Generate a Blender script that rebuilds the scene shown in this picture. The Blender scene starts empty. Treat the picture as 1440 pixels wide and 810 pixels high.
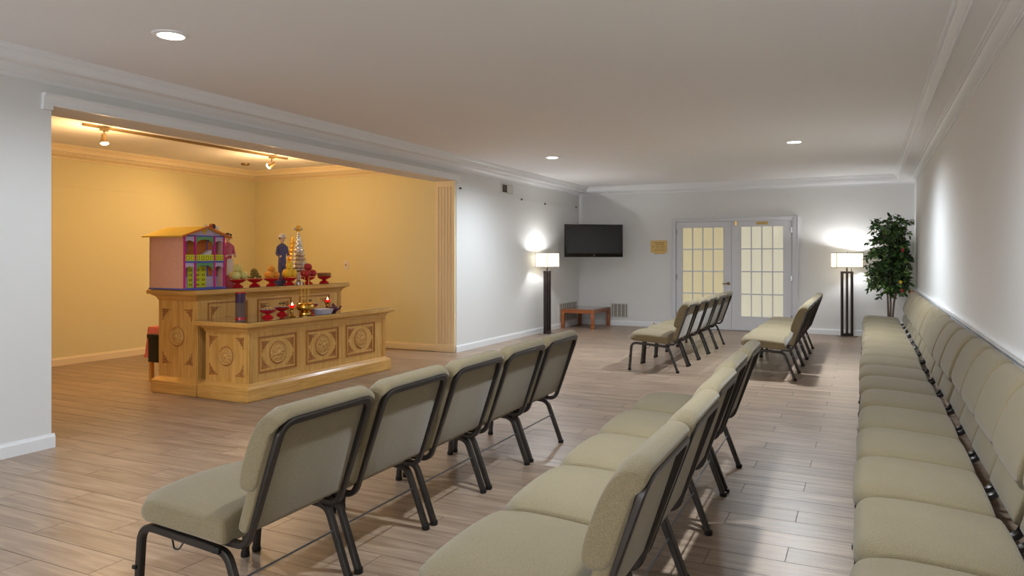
import bpy, bmesh, math, random
from mathutils import Vector, Matrix, noise
random.seed(7)
PI = math.pi
SC = bpy.context.scene
COL = SC.collection

# ------------------------------------------------------------------ camera
cam_d = bpy.data.cameras.new('camera'); cam = bpy.data.objects.new('camera', cam_d); COL.objects.link(cam)
cam.location = (0, 0, 1.40)
YAW = math.radians(25.911)
cam.rotation_euler = (PI/2, 0, YAW)
cam_d.sensor_width = 36; cam_d.lens = 1025.08/1440*36
cam_d.shift_y = -44.5/1440
cam_d.clip_start = .05
SC.camera = cam

# ------------------------------------------------------------------ world, exposure, lights
W = bpy.data.worlds.new('world'); SC.world = W; W.use_nodes = True
W.node_tree.nodes['Background'].inputs[0].default_value = (.8, .85, 1, 1)
W.node_tree.nodes['Background'].inputs[1].default_value = .3
SC.view_settings.view_transform = 'Standard'; SC.view_settings.look = 'None'
SC.view_settings.gamma = 1; SC.view_settings.exposure = 0.12
SC.view_settings.use_curve_mapping = False

CAN_W = 295        # recessed can light power
FILL_E = 9.0        # glow of the added window-shaped fill panels behind the viewpoint
TRACK_W = 29     # track heads and the added alcove fill
LAMP_W = 25       # floor lamps
WARM = (1.0, .60, .26)

def light(name, kind, loc, power, color=(1, 1, 1), size=.1, rot=(0, 0, 0), spot=None, blend=.6, parent=None):
    d = bpy.data.lights.new(name, kind); d.energy = power; d.color = color
    if kind == 'AREA':
        d.shape = 'DISK'; d.size = size
    else:
        d.shadow_soft_size = size
    if kind == 'SPOT':
        d.spot_size = spot; d.spot_blend = blend
    o = bpy.data.objects.new(name, d); COL.objects.link(o); o.location = loc; o.rotation_euler = rot
    if parent: o.parent = parent
    return o

# ------------------------------------------------------------------ materials
def newmat(name):
    m = bpy.data.materials.new(name); m.use_nodes = True
    nt = m.node_tree; b = nt.nodes['Principled BSDF']
    return m, nt, b
def N(nt, t, **k):
    n = nt.nodes.new(t)
    for a, v in k.items(): setattr(n, a, v)
    return n
def srgb(r, g, b):
    f = lambda c: (c/255/12.92) if c/255 <= .04045 else ((c/255+.055)/1.055)**2.4
    return (f(r), f(g), f(b), 1)
def simple(name, col, rough=.5, metal=0, spec=.5, noise_amt=0, scale=20, bump=0, emit=None, es=0, trans=0, alpha=1, coat=0, ior=1.45):
    m, nt, b = newmat(name)
    b.inputs['Base Color'].default_value = col; b.inputs['Roughness'].default_value = rough
    b.inputs['Metallic'].default_value = metal; b.inputs['Specular IOR Level'].default_value = spec
    b.inputs['Transmission Weight'].default_value = trans; b.inputs['Alpha'].default_value = alpha
    b.inputs['Coat Weight'].default_value = coat; b.inputs['IOR'].default_value = ior
    if emit:
        b.inputs['Emission Color'].default_value = emit; b.inputs['Emission Strength'].default_value = es
    if noise_amt or bump:
        tc = N(nt, 'ShaderNodeTexCoord'); no = N(nt, 'ShaderNodeTexNoise')
        no.inputs['Scale'].default_value = scale; no.inputs['Detail'].default_value = 4
        nt.links.new(tc.outputs['Object'], no.inputs['Vector'])
        if noise_amt:
            hs = N(nt, 'ShaderNodeHueSaturation'); hs.inputs['Color'].default_value = col
            mr = N(nt, 'ShaderNodeMapRange'); mr.inputs['To Min'].default_value = 1-noise_amt; mr.inputs['To Max'].default_value = 1+noise_amt
            nt.links.new(no.outputs['Fac'], mr.inputs['Value']); nt.links.new(mr.outputs[0], hs.inputs['Value'])
            nt.links.new(hs.outputs[0], b.inputs['Base Color'])
        if bump:
            bp = N(nt, 'ShaderNodeBump'); bp.inputs['Strength'].default_value = bump; bp.inputs['Distance'].default_value = .002
            nt.links.new(no.outputs['Fac'], bp.inputs['Height']); nt.links.new(bp.outputs[0], b.inputs['Normal'])
    return m
def wood(name, c1, c2, rough=.35, axis=2, scale=1.0, coat=.15, stretch=14):
    m, nt, b = newmat(name)
    tc = N(nt, 'ShaderNodeTexCoord'); mp = N(nt, 'ShaderNodeMapping')
    s = [stretch*scale]*3; s[axis] = 1.2*scale
    if axis == 1: s = [1.2, 1.2, 22]
    mp.inputs['Scale'].default_value = s
    no = N(nt, 'ShaderNodeTexNoise'); no.inputs['Scale'].default_value = 2.5; no.inputs['Detail'].default_value = 6; no.inputs['Distortion'].default_value = .6
    cr = N(nt, 'ShaderNodeValToRGB'); cr.color_ramp.elements[0].position = .3; cr.color_ramp.elements[0].color = c1
    cr.color_ramp.elements[1].position = .72; cr.color_ramp.elements[1].color = c2
    bp = N(nt, 'ShaderNodeBump'); bp.inputs['Strength'].default_value = .12; bp.inputs['Distance'].default_value = .002
    L = nt.links.new
    L(tc.outputs['Object'], mp.inputs[0]); L(mp.outputs[0], no.inputs['Vector']); L(no.outputs['Fac'], cr.inputs[0])
    L(cr.outputs[0], b.inputs['Base Color']); L(no.outputs['Fac'], bp.inputs['Height']); L(bp.outputs[0], b.inputs['Normal'])
    b.inputs['Roughness'].default_value = rough; b.inputs['Coat Weight'].default_value = coat; b.inputs['Coat Roughness'].default_value = .15
    return m
def plank_mat():
    m, nt, b = newmat('wood_look_tile'); L = nt.links.new
    geo = N(nt, 'ShaderNodeNewGeometry'); oi = N(nt, 'ShaderNodeObjectInfo')
    ad = N(nt, 'ShaderNodeMath', operation='ADD'); L(oi.outputs['Random'], ad.inputs[0]); L(geo.outputs['Random Per Island'], ad.inputs[1])
    fr = N(nt, 'ShaderNodeMath', operation='FRACT'); L(ad.outputs[0], fr.inputs[0])
    mu = N(nt, 'ShaderNodeMath', operation='MULTIPLY'); L(fr.outputs[0], mu.inputs[0]); mu.inputs[1].default_value = 57
    cb = N(nt, 'ShaderNodeCombineXYZ'); L(mu.outputs[0], cb.inputs[0]); L(mu.outputs[0], cb.inputs[1]); L(mu.outputs[0], cb.inputs[2])
    va = N(nt, 'ShaderNodeVectorMath', operation='ADD'); L(geo.outputs['Position'], va.inputs[0]); L(cb.outputs[0], va.inputs[1])
    mp = N(nt, 'ShaderNodeMapping'); mp.inputs['Scale'].default_value = (1.3, 16, 1); L(va.outputs[0], mp.inputs[0])
    no = N(nt, 'ShaderNodeTexNoise'); no.inputs['Scale'].default_value = 1.6; no.inputs['Detail'].default_value = 7; no.inputs['Distortion'].default_value = .8
    L(mp.outputs[0], no.inputs['Vector'])
    cr = N(nt, 'ShaderNodeValToRGB'); e = cr.color_ramp.elements
    e[0].position = .28; e[0].color = srgb(134, 114, 96); e[1].position = .75; e[1].color = srgb(186, 163, 141)
    x = cr.color_ramp.elements.new(.5); x.color = srgb(160, 138, 118)
    L(no.outputs['Fac'], cr.inputs[0])
    hs = N(nt, 'ShaderNodeHueSaturation'); mr = N(nt, 'ShaderNodeMapRange'); mr.inputs['To Min'].default_value = .88; mr.inputs['To Max'].default_value = 1.08
    L(fr.outputs[0], mr.inputs['Value']); L(mr.outputs[0], hs.inputs['Value']); L(cr.outputs[0], hs.inputs['Color']); L(hs.outputs[0], b.inputs['Base Color'])
    bp = N(nt, 'ShaderNodeBump'); bp.inputs['Strength'].default_value = .15; bp.inputs['Distance'].default_value = .002
    L(no.outputs['Fac'], bp.inputs['Height']); L(bp.outputs[0], b.inputs['Normal'])
    r2 = N(nt, 'ShaderNodeMapRange'); r2.inputs['To Min'].default_value = .26; r2.inputs['To Max'].default_value = .42
    L(no.outputs['Fac'], r2.inputs['Value']); L(r2.outputs[0], b.inputs['Roughness'])
    b.inputs['Specular IOR Level'].default_value = .45
    return m
def fabric_mat():
    m, nt, b = newmat('khaki_fabric'); L = nt.links.new
    tc = N(nt, 'ShaderNodeTexCoord')
    no = N(nt, 'ShaderNodeTexNoise'); no.inputs['Scale'].default_value = 330; no.inputs['Detail'].default_value = 2
    n2 = N(nt, 'ShaderNodeTexNoise'); n2.inputs['Scale'].default_value = 6; n2.inputs['Detail'].default_value = 3
    wv = N(nt, 'ShaderNodeTexWave'); wv.bands_direction = 'Y'; wv.inputs['Scale'].default_value = 70; wv.inputs['Distortion'].default_value = 1.5
    for q in (no, n2, wv): L(tc.outputs['Object'], q.inputs['Vector'])
    cr = N(nt, 'ShaderNodeValToRGB'); e = cr.color_ramp.elements
    e[0].position = .3; e[0].color = srgb(120, 107, 80); e[1].position = .7; e[1].color = srgb(145, 131, 101)
    L(no.outputs['Fac'], cr.inputs[0])
    hs = N(nt, 'ShaderNodeHueSaturation'); mr = N(nt, 'ShaderNodeMapRange'); mr.inputs['To Min'].default_value = .93; mr.inputs['To Max'].default_value = 1.07
    L(n2.outputs['Fac'], mr.inputs['Value']); L(mr.outputs[0], hs.inputs['Value']); L(cr.outputs[0], hs.inputs['Color']); L(hs.outputs[0], b.inputs['Base Color'])
    mx = N(nt, 'ShaderNodeMath', operation='ADD'); L(no.outputs['Fac'], mx.inputs[0]); L(wv.outputs['Fac'], mx.inputs[1])
    bp = N(nt, 'ShaderNodeBump'); bp.inputs['Strength'].default_value = .35; bp.inputs['Distance'].default_value = .0015
    L(mx.outputs[0], bp.inputs['Height']); L(bp.outputs[0], b.inputs['Normal'])
    b.inputs['Roughness'].default_value = .9; b.inputs['Sheen Weight'].default_value = .25; b.inputs['Specular IOR Level'].default_value = .2
    return m

M = {}
M['wall'] = simple('white_wall_paint', srgb(229, 229, 227), .75, spec=.2, bump=.1, scale=60)
M['alcove'] = simple('cream_wall_paint', srgb(230, 221, 174), .7, spec=.25, bump=.1, scale=60)
M['ceil'] = simple('ceiling_paint', srgb(242, 241, 241), .85, spec=.15, bump=.05, scale=40)
M['alcove_trim'] = simple('cream_gloss_trim', srgb(242, 226, 188), .4, spec=.35)
M['trim'] = simple('white_gloss_trim', srgb(240, 241, 242), .35, spec=.4)
M['door'] = simple('white_door_paint', srgb(220, 221, 225), .4)
M['plank'] = plank_mat()
M['grout'] = simple('grout', srgb(92, 86, 84), .9)
M['fabric'] = fabric_mat()
M['steel'] = simple('gunmetal_tube', srgb(70, 65, 61), .36, metal=.75, noise_amt=.08, scale=30)
M['black'] = simple('black_plastic', srgb(22, 21, 20), .4)
M['rod'] = simple('steel_rod', srgb(120, 120, 122), .3, metal=.9)
M['oak'] = wood('golden_oak', srgb(206, 152, 74), srgb(232, 184, 106), .35, 2)
M['oak_h'] = wood('golden_oak_horizontal', srgb(202, 148, 70), srgb(234, 186, 108), .32, 1)
M['oak_carved'] = simple('carved_oak_dark', srgb(176, 116, 56), .45, noise_amt=.15, scale=60)  # darker oak tone for panel frames, rims and corner scrolls
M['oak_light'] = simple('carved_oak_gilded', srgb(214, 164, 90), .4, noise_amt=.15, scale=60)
M['table_wood'] = wood('reddish_table_wood', srgb(138, 74, 34), srgb(170, 98, 48), .25, 0, coat=.4)
M['table_top'] = simple('table_top_glossy', srgb(120, 72, 48), .12, coat=.6)
M['espresso'] = simple('espresso_wood', srgb(46, 34, 31), .4)
M['chrome'] = simple('brushed_nickel', srgb(190, 188, 184), .25, metal=1)
M['brass'] = simple('polished_brass', srgb(212, 170, 82), .2, metal=1)
M['bronze'] = simple('antique_brass', srgb(150, 125, 80), .3, metal=1)
M['red'] = simple('red_lacquer', srgb(196, 22, 36), .25, coat=.4)
M['redglass'] = simple('red_candle_glass', srgb(220, 14, 28), .12, emit=srgb(255, 30, 20), es=.5)
M['flame'] = simple('candle_flame', srgb(255, 230, 170), .5, emit=(1, .8, .45, 1), es=14)
M['glass'] = simple('clear_glass', (1, 1, 1, 1), .03, trans=1, ior=1.3)
M['topglass'] = simple('dark_glass_sheet', srgb(120, 98, 66), .04, spec=.8, coat=1)
M['silver'] = simple('silver_foil', srgb(225, 222, 215), .18, metal=1, bump=1, scale=90)
M['gold'] = simple('gold_foil', srgb(245, 190, 80), .22, metal=1, bump=1, scale=90)
M['screen'] = simple('tv_screen', srgb(26, 22, 20), .22, spec=.5)
M['bezel'] = simple('tv_bezel', srgb(18, 17, 17), .15, coat=.5)
M['leaf'] = None
M['trunk'] = simple('ficus_bark', srgb(110, 90, 74), .8, noise_amt=.2, scale=30)
M['pot'] = simple('dark_pot', srgb(60, 46, 38), .6)
M['soil'] = simple('soil', srgb(60, 45, 34), .95)
M['yellow'] = simple('yellow_paper', srgb(238, 196, 60), .7)
M['roofyel'] = simple('yellow_roof_card', srgb(232, 196, 60), .7)
M['pinkwall'] = simple('pink_brick_print_card', srgb(238, 184, 160), .8, noise_amt=.1, scale=40)
M['magenta'] = simple('magenta_card', srgb(214, 24, 140), .6)
M['blue'] = simple('blue_card', srgb(92, 100, 190), .6)
M['lime'] = simple('lime_lattice_card', srgb(222, 224, 40), .6)
M['ochre'] = simple('ochre_pattern_card', srgb(160, 140, 30), .6)
M['green'] = simple('green_card', srgb(110, 170, 110), .6)
M['lav'] = simple('lavender_card', srgb(206, 186, 206), .7)
M['orange'] = simple('orange_card', srgb(206, 112, 40), .6)
M['white'] = simple('white_paper', srgb(232, 228, 224), .7)
M['navy'] = simple('navy_cloth_paper', srgb(96, 92, 128), .7, noise_amt=.5, scale=120)
M['rose'] = simple('rose_floral_paper', srgb(206, 108, 130), .7, noise_amt=.4, scale=120)
M['skin'] = simple('paper_skin', srgb(236, 206, 180), .7)
M['hair'] = simple('paper_hair', srgb(30, 24, 26), .6)
M['pear'] = simple('pear_skin', srgb(222, 216, 130), .4, noise_amt=.08, scale=30)
M['orangefruit'] = simple('orange_skin', srgb(236, 160, 50), .45, bump=.4, scale=200)
M['mango'] = simple('mango_skin', srgb(238, 196, 44), .35)
M['apple'] = simple('apple_skin', srgb(180, 42, 48), .3, noise_amt=.3, scale=15)
M['longan'] = simple('longan_skin', srgb(140, 120, 56), .6, noise_amt=.3, scale=60)
M['cake'] = simple('brown_cakes', srgb(150, 106, 62), .7, noise_amt=.25, scale=60)
M['food'] = simple('sweets_wrapper', srgb(206, 160, 100), .5, noise_amt=.3, scale=80)
M['foodd'] = simple('dark_greens', srgb(70, 74, 40), .5, noise_amt=.3, scale=80)
M['purple'] = simple('purple_glaze', srgb(84, 36, 58), .15, coat=.6)
M['ceram'] = simple('pale_blue_ceramic', srgb(196, 192, 208), .25)
M['incense'] = simple('incense_bundle', srgb(150, 120, 110), .7, noise_amt=.3, scale=60)
M['incp'] = simple('purple_label', srgb(90, 56, 96), .5)
M['stick'] = simple('yellow_incense_stick', srgb(212, 178, 70), .6)
M['plaque'] = simple('gold_plaque', srgb(222, 188, 116), .5, metal=.1)
M['plaqued'] = simple('plaque_engraving', srgb(160, 128, 70), .5, metal=.2)
M['vent'] = simple('vent_enamel', srgb(214, 212, 206), .45)
M['ventd'] = simple('vent_recess', srgb(92, 82, 74), .8)
M['ventb'] = simple('vent_backing_grey', srgb(150, 144, 132), .6)  # mid grey plate behind the slats of the low vents
M['pinkbox'] = simple('pink_floral_cloth', srgb(206, 110, 100), .8, noise_amt=.3, scale=60)
def leaf_mat():
    m, nt, b = newmat('ficus_leaf'); L = nt.links.new
    g = N(nt, 'ShaderNodeNewGeometry'); cr = N(nt, 'ShaderNodeValToRGB'); e = cr.color_ramp.elements
    e[0].color = srgb(30, 54, 28); e[1].color = srgb(122, 160, 74); x = e.new(.68); x.color = srgb(52, 90, 40)
    L(g.outputs['Random Per Island'], cr.inputs[0]); L(cr.outputs[0], b.inputs['Base Color'])
    b.inputs['Roughness'].default_value = .4
    return m
M['leaf'] = leaf_mat()
def pane_mat(name, col, es):
    m, nt, b = newmat(name); L = nt.links.new
    tc = N(nt, 'ShaderNodeTexCoord'); wv = N(nt, 'ShaderNodeTexWave'); wv.bands_direction = 'X'; wv.inputs['Scale'].default_value = 22; wv.inputs['Distortion'].default_value = .6
    L(tc.outputs['Object'], wv.inputs['Vector'])
    mr = N(nt, 'ShaderNodeMapRange'); mr.inputs['To Min'].default_value = .82; mr.inputs['To Max'].default_value = 1.04; L(wv.outputs['Fac'], mr.inputs['Value'])
    hs = N(nt, 'ShaderNodeHueSaturation'); hs.inputs['Color'].default_value = col; L(mr.outputs[0], hs.inputs['Value'])
    L(hs.outputs[0], b.inputs['Base Color']); L(hs.outputs[0], b.inputs['Emission Color']); b.inputs['Emission Strength'].default_value = es  # emission stands in for light shining from behind the doors
    b.inputs['Roughness'].default_value = .3
    bp = N(nt, 'ShaderNodeBump'); bp.inputs['Strength'].default_value = .3; bp.inputs['Distance'].default_value = .004
    L(wv.outputs['Fac'], bp.inputs['Height']); L(bp.outputs[0], b.inputs['Normal'])
    return m
M['pane_l'] = pane_mat('curtained_pane_cream', srgb(226, 214, 170), .34)
M['pane_r'] = pane_mat('curtained_pane_bright', srgb(228, 224, 200), .40)
def shade_mat():
    m, nt, b = newmat('linen_lamp_shade'); L = nt.links.new
    out = nt.nodes['Material Output']
    b.inputs['Base Color'].default_value = srgb(240, 235, 220); b.inputs['Roughness'].default_value = .9
    b.inputs['Emission Color'].default_value = (1, .93, .80, 1); b.inputs['Emission Strength'].default_value = .38
    tr = N(nt, 'ShaderNodeBsdfTranslucent'); tr.inputs[0].default_value = (.95, .9, .8, 1)
    mx = N(nt, 'ShaderNodeMixShader'); mx.inputs[0].default_value = .34
    L(b.outputs[0], mx.inputs[1]); L(tr.outputs[0], mx.inputs[2]); L(mx.outputs[0], out.inputs[0])
    return m
M['shade'] = shade_mat()
M['can'] = simple('lit_can_lens', (1, 1, 1, 1), .5, emit=(1, .97, .92, 1), es=6)
M['bulb_warm'] = simple('lit_track_lens', (1, 1, 1, 1), .5, emit=(1, .80, .45, 1), es=30)
M['trackmetal'] = simple('track_metal', srgb(150, 128, 92), .35, metal=.7)

# ------------------------------------------------------------------ mesh helpers
def bm_new(): return bmesh.new()
def box(bm, x0, x1, y0, y1, z0, z1):
    v = [bm.verts.new(p) for p in ((x0,y0,z0),(x1,y0,z0),(x1,y1,z0),(x0,y1,z0),(x0,y0,z1),(x1,y0,z1),(x1,y1,z1),(x0,y1,z1))]
    for f in ((0,3,2,1),(4,5,6,7),(0,1,5,4),(1,2,6,5),(2,3,7,6),(3,0,4,7)): bm.faces.new([v[i] for i in f])
    return v
def xform(bm, verts, mat):
    for v in verts: v.co = mat @ v.co
def poly_prism(bm, pts, axis, a0, a1):
    """pts: 2D polygon; axis: extrusion axis (0,1,2); 2D maps to the two other axes in order"""
    def P(p, a):
        r = list(p); r.insert(axis, a); return r
    A = [bm.verts.new(P(p, a0)) for p in pts]; B = [bm.verts.new(P(p, a1)) for p in pts]
    n = len(pts)
    for i in range(n): bm.faces.new((A[i], A[(i+1) % n], B[(i+1) % n], B[i]))
    bm.faces.new(A[::-1]); bm.faces.new(B)
    return A+B
def lathe(bm, prof, c=(0, 0, 0), n=20, sx=1, sy=1):
    rings = []
    for r, z in prof:
        if r < 1e-5: rings.append([bm.verts.new((c[0], c[1], c[2]+z))])
        else: rings.append([bm.verts.new((c[0]+r*sx*math.cos(2*PI*i/n), c[1]+r*sy*math.sin(2*PI*i/n), c[2]+z)) for i in range(n)])
    for a, b in zip(rings, rings[1:]):
        for i in range(n):
            j = (i+1) % n
            if len(a) == 1 and len(b) == 1: continue
            if len(a) == 1: bm.faces.new((a[0], b[j], b[i]))
            elif len(b) == 1: bm.faces.new((a[i], a[j], b[0]))
            else: bm.faces.new((a[i], a[j], b[j], b[i]))
    if len(rings[0]) > 1: bm.faces.new(rings[0][::-1])
    if len(rings[-1]) > 1: bm.faces.new(rings[-1])
    return [v for r in rings for v in r]
def fillet(pts, r, n=5, idx=None):
    pts = [Vector(p) for p in pts]; out = [pts[0]]
    for i in range(1, len(pts)-1):
        p, a, b = pts[i], pts[i-1], pts[i+1]
        u = (a-p).normalized(); w = (b-p).normalized()
        ang = u.angle(w)
        if ang > PI-.05: out.append(p); continue
        d = r/math.tan(ang/2); d = min(d, (a-p).length*.49 if i > 1 else (a-p).length*.95, (b-p).length*.49 if i < len(pts)-2 else (b-p).length*.95)
        for k in range(n+1):
            t = k/n; q0 = p+u*d; q1 = p+w*d
            out.append((1-t)**2*q0 + 2*t*(1-t)*p + t*t*q1)
    out.append(pts[-1]); return out
def rrect(w, h, r, n=2):
    o = []
    for cx, cy, a0 in ((w/2-r, h/2-r, 0), (-w/2+r, h/2-r, PI/2), (-w/2+r, -h/2+r, PI), (w/2-r, -h/2+r, 1.5*PI)):
        for k in range(n+1):
            a = a0+PI/2*k/n; o.append((cx+r*math.cos(a), cy+r*math.sin(a)))
    return o
def circ(r, n=8): return [(r*math.cos(2*PI*i/n), r*math.sin(2*PI*i/n)) for i in range(n)]
def sweep(bm, path, sec, side=None):
    """sec 2D (a along 'side' direction, b along normal)"""
    path = [Vector(p) for p in path]; rings = []; prev = None
    for i, p in enumerate(path):
        if i == 0: t = path[1]-p
        elif i == len(path)-1: t = p-path[-2]
        else: t = (path[i+1]-p).normalized()+(p-path[i-1]).normalized()
        t.normalize()
        if prev is None:
            s = Vector(side) if side else (Vector((0, 0, 1)) if abs(t.z) < .9 else Vector((1, 0, 0)))
        else: s = prev
        s = (s-t*s.dot(t)).normalized(); prev = s
        nn = t.cross(s)
        rings.append([bm.verts.new(p+s*a+nn*b) for a, b in sec])
    n = len(sec)
    for A, B in zip(rings, rings[1:]):
        for i in range(n): bm.faces.new((A[i], A[(i+1) % n], B[(i+1) % n], B[i]))
    bm.faces.new(rings[0][::-1]); bm.faces.new(rings[-1])
def smooth_poly(pts, it=2):
    for _ in range(it):
        o = []
        for i in range(len(pts)):
            a, b = pts[i], pts[(i+1) % len(pts)]
            o += [(a[0]*.75+b[0]*.25, a[1]*.75+b[1]*.25), (a[0]*.25+b[0]*.75, a[1]*.25+b[1]*.75)]
        pts = o
    return pts
def pillow(bm, prof, y0, y1, r, ns=5, nm=5, crown=0, warp=None, ax=(1, 0)):
    """closed profile (x,z) swept along y with rounded ends"""
    n = len(prof)
    area = sum(prof[i][0]*prof[(i+1) % n][1]-prof[(i+1) % n][0]*prof[i][1] for i in range(n))
    if area < 0: prof = prof[::-1]
    nr = []
    for i in range(n):
        a, b = prof[i-1], prof[(i+1) % n]; dx, dz = b[0]-a[0], b[1]-a[1]; l = math.hypot(dx, dz) or 1
        nr.append((dz/l, -dx/l))
    st = []
    for k in range(ns+1):
        a = PI/2*k/ns; st.append((y0+r*(1-math.sin(a)), r*(1-math.cos(a)))) if False else st.append((y0+r*(1-math.cos(a)), r*(1-math.sin(a))))
    for k in range(1, nm): st.append((y0+r+(y1-y0-2*r)*k/nm, 0))
    for k in range(ns, -1, -1):
        a = PI/2*k/ns; st.append((y1-r*(1-math.cos(a)), r*(1-math.sin(a))))
    rings = []; yc = (y0+y1)/2; hw = (y1-y0)/2
    A1_ = [p[0]*ax[0]+p[1]*ax[1] for p in prof]; A2_ = [-p[0]*ax[1]+p[1]*ax[0] for p in prof]
    ca, cb = (max(A1_)+min(A1_))/2, (max(A2_)+min(A2_))/2; ha, hb = (max(A1_)-min(A1_))/2, (max(A2_)-min(A2_))/2
    def inset(i, off):
        a = ca+(A1_[i]-ca)*(1-off/ha); b_ = cb+(A2_[i]-cb)*(1-min(.92, off/hb))
        return a*ax[0]-b_*ax[1], a*ax[1]+b_*ax[0]
    for y, off in st:
        cr = crown*(1-((y-yc)/hw)**2)
        rings.append([bm.verts.new((inset(i, off)[0], y, inset(i, off)[1]+cr*max(0, nr[i][1]))) for i in range(n)])
    if warp:
        for rg_ in rings:
            for v in rg_: v.co = warp(v.co, abs(v.co.y-yc)/hw)
    for A, B in zip(rings, rings[1:]):
        for i in range(n): bm.faces.new((A[i], B[i], B[(i+1) % n], A[(i+1) % n]))
    bm.faces.new(rings[0]); bm.faces.new(rings[-1][::-1])
def ico(bm, c, r, sub=2, s=(1, 1, 1)):
    res = bmesh.ops.create_icosphere(bm, subdivisions=sub, radius=r)
    for v in res['verts']: v.co = Vector((v.co.x*s[0]+c[0], v.co.y*s[1]+c[1], v.co.z*s[2]+c[2]))
    return res['verts']
def mesh(name, bm, mat, smooth=True, sharp=35, bevel=0):
    if bevel:
        bmesh.ops.bevel(bm, geom=[e for e in bm.edges], offset=bevel, segments=2, affect='EDGES', profile=.6, clamp_overlap=True)
    bmesh.ops.recalc_face_normals(bm, faces=bm.faces)
    if smooth:
        for f in bm.faces: f.smooth = True
        for e in bm.edges:
            if len(e.link_faces) == 2 and e.link_faces[0].normal.angle(e.link_faces[1].normal, 0) > math.radians(sharp): e.smooth = False
    me = bpy.data.meshes.new(name); bm.to_mesh(me); bm.free()
    me.materials.append(mat); return me
def obj(name, bm, mat, parent=None, **k):
    me = mesh(name, bm, mat, **k) if isinstance(bm, bmesh.types.BMesh) else bm
    o = bpy.data.objects.new(name, me); COL.objects.link(o)
    if parent: o.parent = parent
    return o
def tag(o, label, cat, group=None, kind=None):
    if label: o['label'] = label
    if cat: o['category'] = cat
    if group: o['group'] = group
    if kind: o['kind'] = kind
    return o
def thing(name, label, cat, loc=(0, 0, 0), rz=0, group=None):
    o = bpy.data.objects.new(name, None); COL.objects.link(o); o.location = loc; o.rotation_euler = (0, 0, rz)
    o.empty_display_size = .1
    return tag(o, label, cat, group)
KIDS = {}
def dup(root, loc, rz, label, group):
    r = root.copy(); COL.objects.link(r); r.location = loc; r.rotation_euler = (0, 0, rz); r['label'] = label
    if group: r['group'] = group
    for ch in list(root.children):
        c = ch.copy(); COL.objects.link(c); c.parent = r
        for g in list(ch.children):
            d = g.copy(); COL.objects.link(d); d.parent = c
    return r
def struct(name, bm, mat, parent=None, label=None, **k):
    o = obj(name, bm, mat, parent, **k)
    if not parent: o['kind'] = 'structure'
    if label: o['label'] = label
    return o

# ------------------------------------------------------------------ room shell
XL, XR, YB, YF, HC = -5.37, .745, 14.25, -4.0, 2.80
NX, NY0, NY1, XN = -9.30, 2.6, 9.20, -5.73       # alcove: back wall, left, right walls, inner face of dividing wall
OY0, OY1, OZ = 3.33, 9.20, 2.50                  # opening
T = .12
b = bm_new(); box(b, NX-T, XR+T, YF-T, YB+T, -.12, -.0025)
floor = struct('floor', b, M['grout'], label='floor of wood-look tiles in staggered rows', smooth=False)
for nm, x0, x1, y0, y1, z0, z1, mt in (
        ('wall_right', XR, XR+T, YF-T, YB+T, 0, HC, 'wall'), ('wall_back', XL-T, XR, YB, YB+T, 0, HC, 'wall'),
        ('wall_front', XL-T, XR, YF-T, YF, 0, HC, 'wall')):
    b = bm_new(); box(b, x0, x1, y0, y1, z0, z1); struct(nm, b, M[mt], smooth=False)
b = bm_new()
box(b, XN, XL, YF, OY0, 0, HC); box(b, XN, XL, OY1, YB, 0, HC); box(b, XN, XL, OY0, OY1, OZ, HC)
struct('wall_left', b, M['wall'], smooth=False)
b = bm_new(); box(b, NX-T, NX, NY0-T, NY1+T, 0, HC); struct('wall_alcove_back', b, M['alcove'], smooth=False)
b = bm_new(); box(b, NX, XN, NY1, NY1+T, 0, HC); struct('wall_alcove_right', b, M['alcove'], smooth=False)
b = bm_new(); box(b, NX, XN, NY0-T, NY0, 0, HC); struct('wall_alcove_left', b, M['alcove'], smooth=False)
b = bm_new(); box(b, NX-T, XN, NY0-T, NY1+T, HC, HC+.1); struct('ceiling_alcove', b, M['ceil'], smooth=False)
b = bm_new(); box(b, XN, XR+T, YF-T, YB+T, HC, HC+.1)
struct('ceiling', b, M['ceil'], smooth=False)

def ring_sweep(prof, x0, x1, y0, y1, sides, mat, base):
    """prof: (d, z) polyline closed; mitred run along each wall"""
    for sd in sides:
        bm = bm_new()
        n = len(prof); A = []; B = []
        for d, z in prof:
            if sd == 'left': A.append((x0+d, y0+d, z)); B.append((x0+d, y1-d, z))
            if sd == 'right': A.append((x1-d, y0+d, z)); B.append((x1-d, y1-d, z))
            if sd == 'back': A.append((x0+d, y1-d, z)); B.append((x1-d, y1-d, z))
            if sd == 'front': A.append((x0+d, y0+d, z)); B.append((x1-d, y0+d, z))
        A = [bm.verts.new(p) for p in A]; B = [bm.verts.new(p) for p in B]
        for i in range(n): bm.faces.new((A[i], A[(i+1) % n], B[(i+1) % n], B[i]))
        bm.faces.new(A); bm.faces.new(B[::-1])
        global trim_n
        trim_n += 1
        struct('trim_%d' % trim_n, bm, mat, label='%s on the %s side' % (base, sd), sharp=18)
trim_n = 0
SOF = 2.725
crown = [(0, 2.652), (.012, 2.652), (.016, 2.657), (.012, 2.662), (.012, 2.668), (.022, 2.668), (.024, 2.676), (.046, 2.684), (.066, 2.694), (.080, 2.706), (.080, 2.712), (.092, 2.710), (.096, 2.716), (.112, 2.714), (.116, 2.719), (.116, SOF), (0, SOF)]
stepm = [(.246, SOF+.002), (.246, SOF-.010), (.252, SOF-.013), (.258, SOF-.010), (.258, SOF-.004), (.268, SOF-.004), (.270, SOF+.004), (.276, SOF+.022), (.286, SOF+.040), (.296, SOF+.048), (.296, SOF+.056), (.308, SOF+.054), (.312, SOF+.062), (.322, SOF+.064), (.324, HC), (.246, HC)]
soff = [(0, SOF), (.25, SOF), (.25, HC), (0, HC)]
room = (XL, XR, YF, YB); alc = (NX, XN, NY0, NY1)
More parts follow.
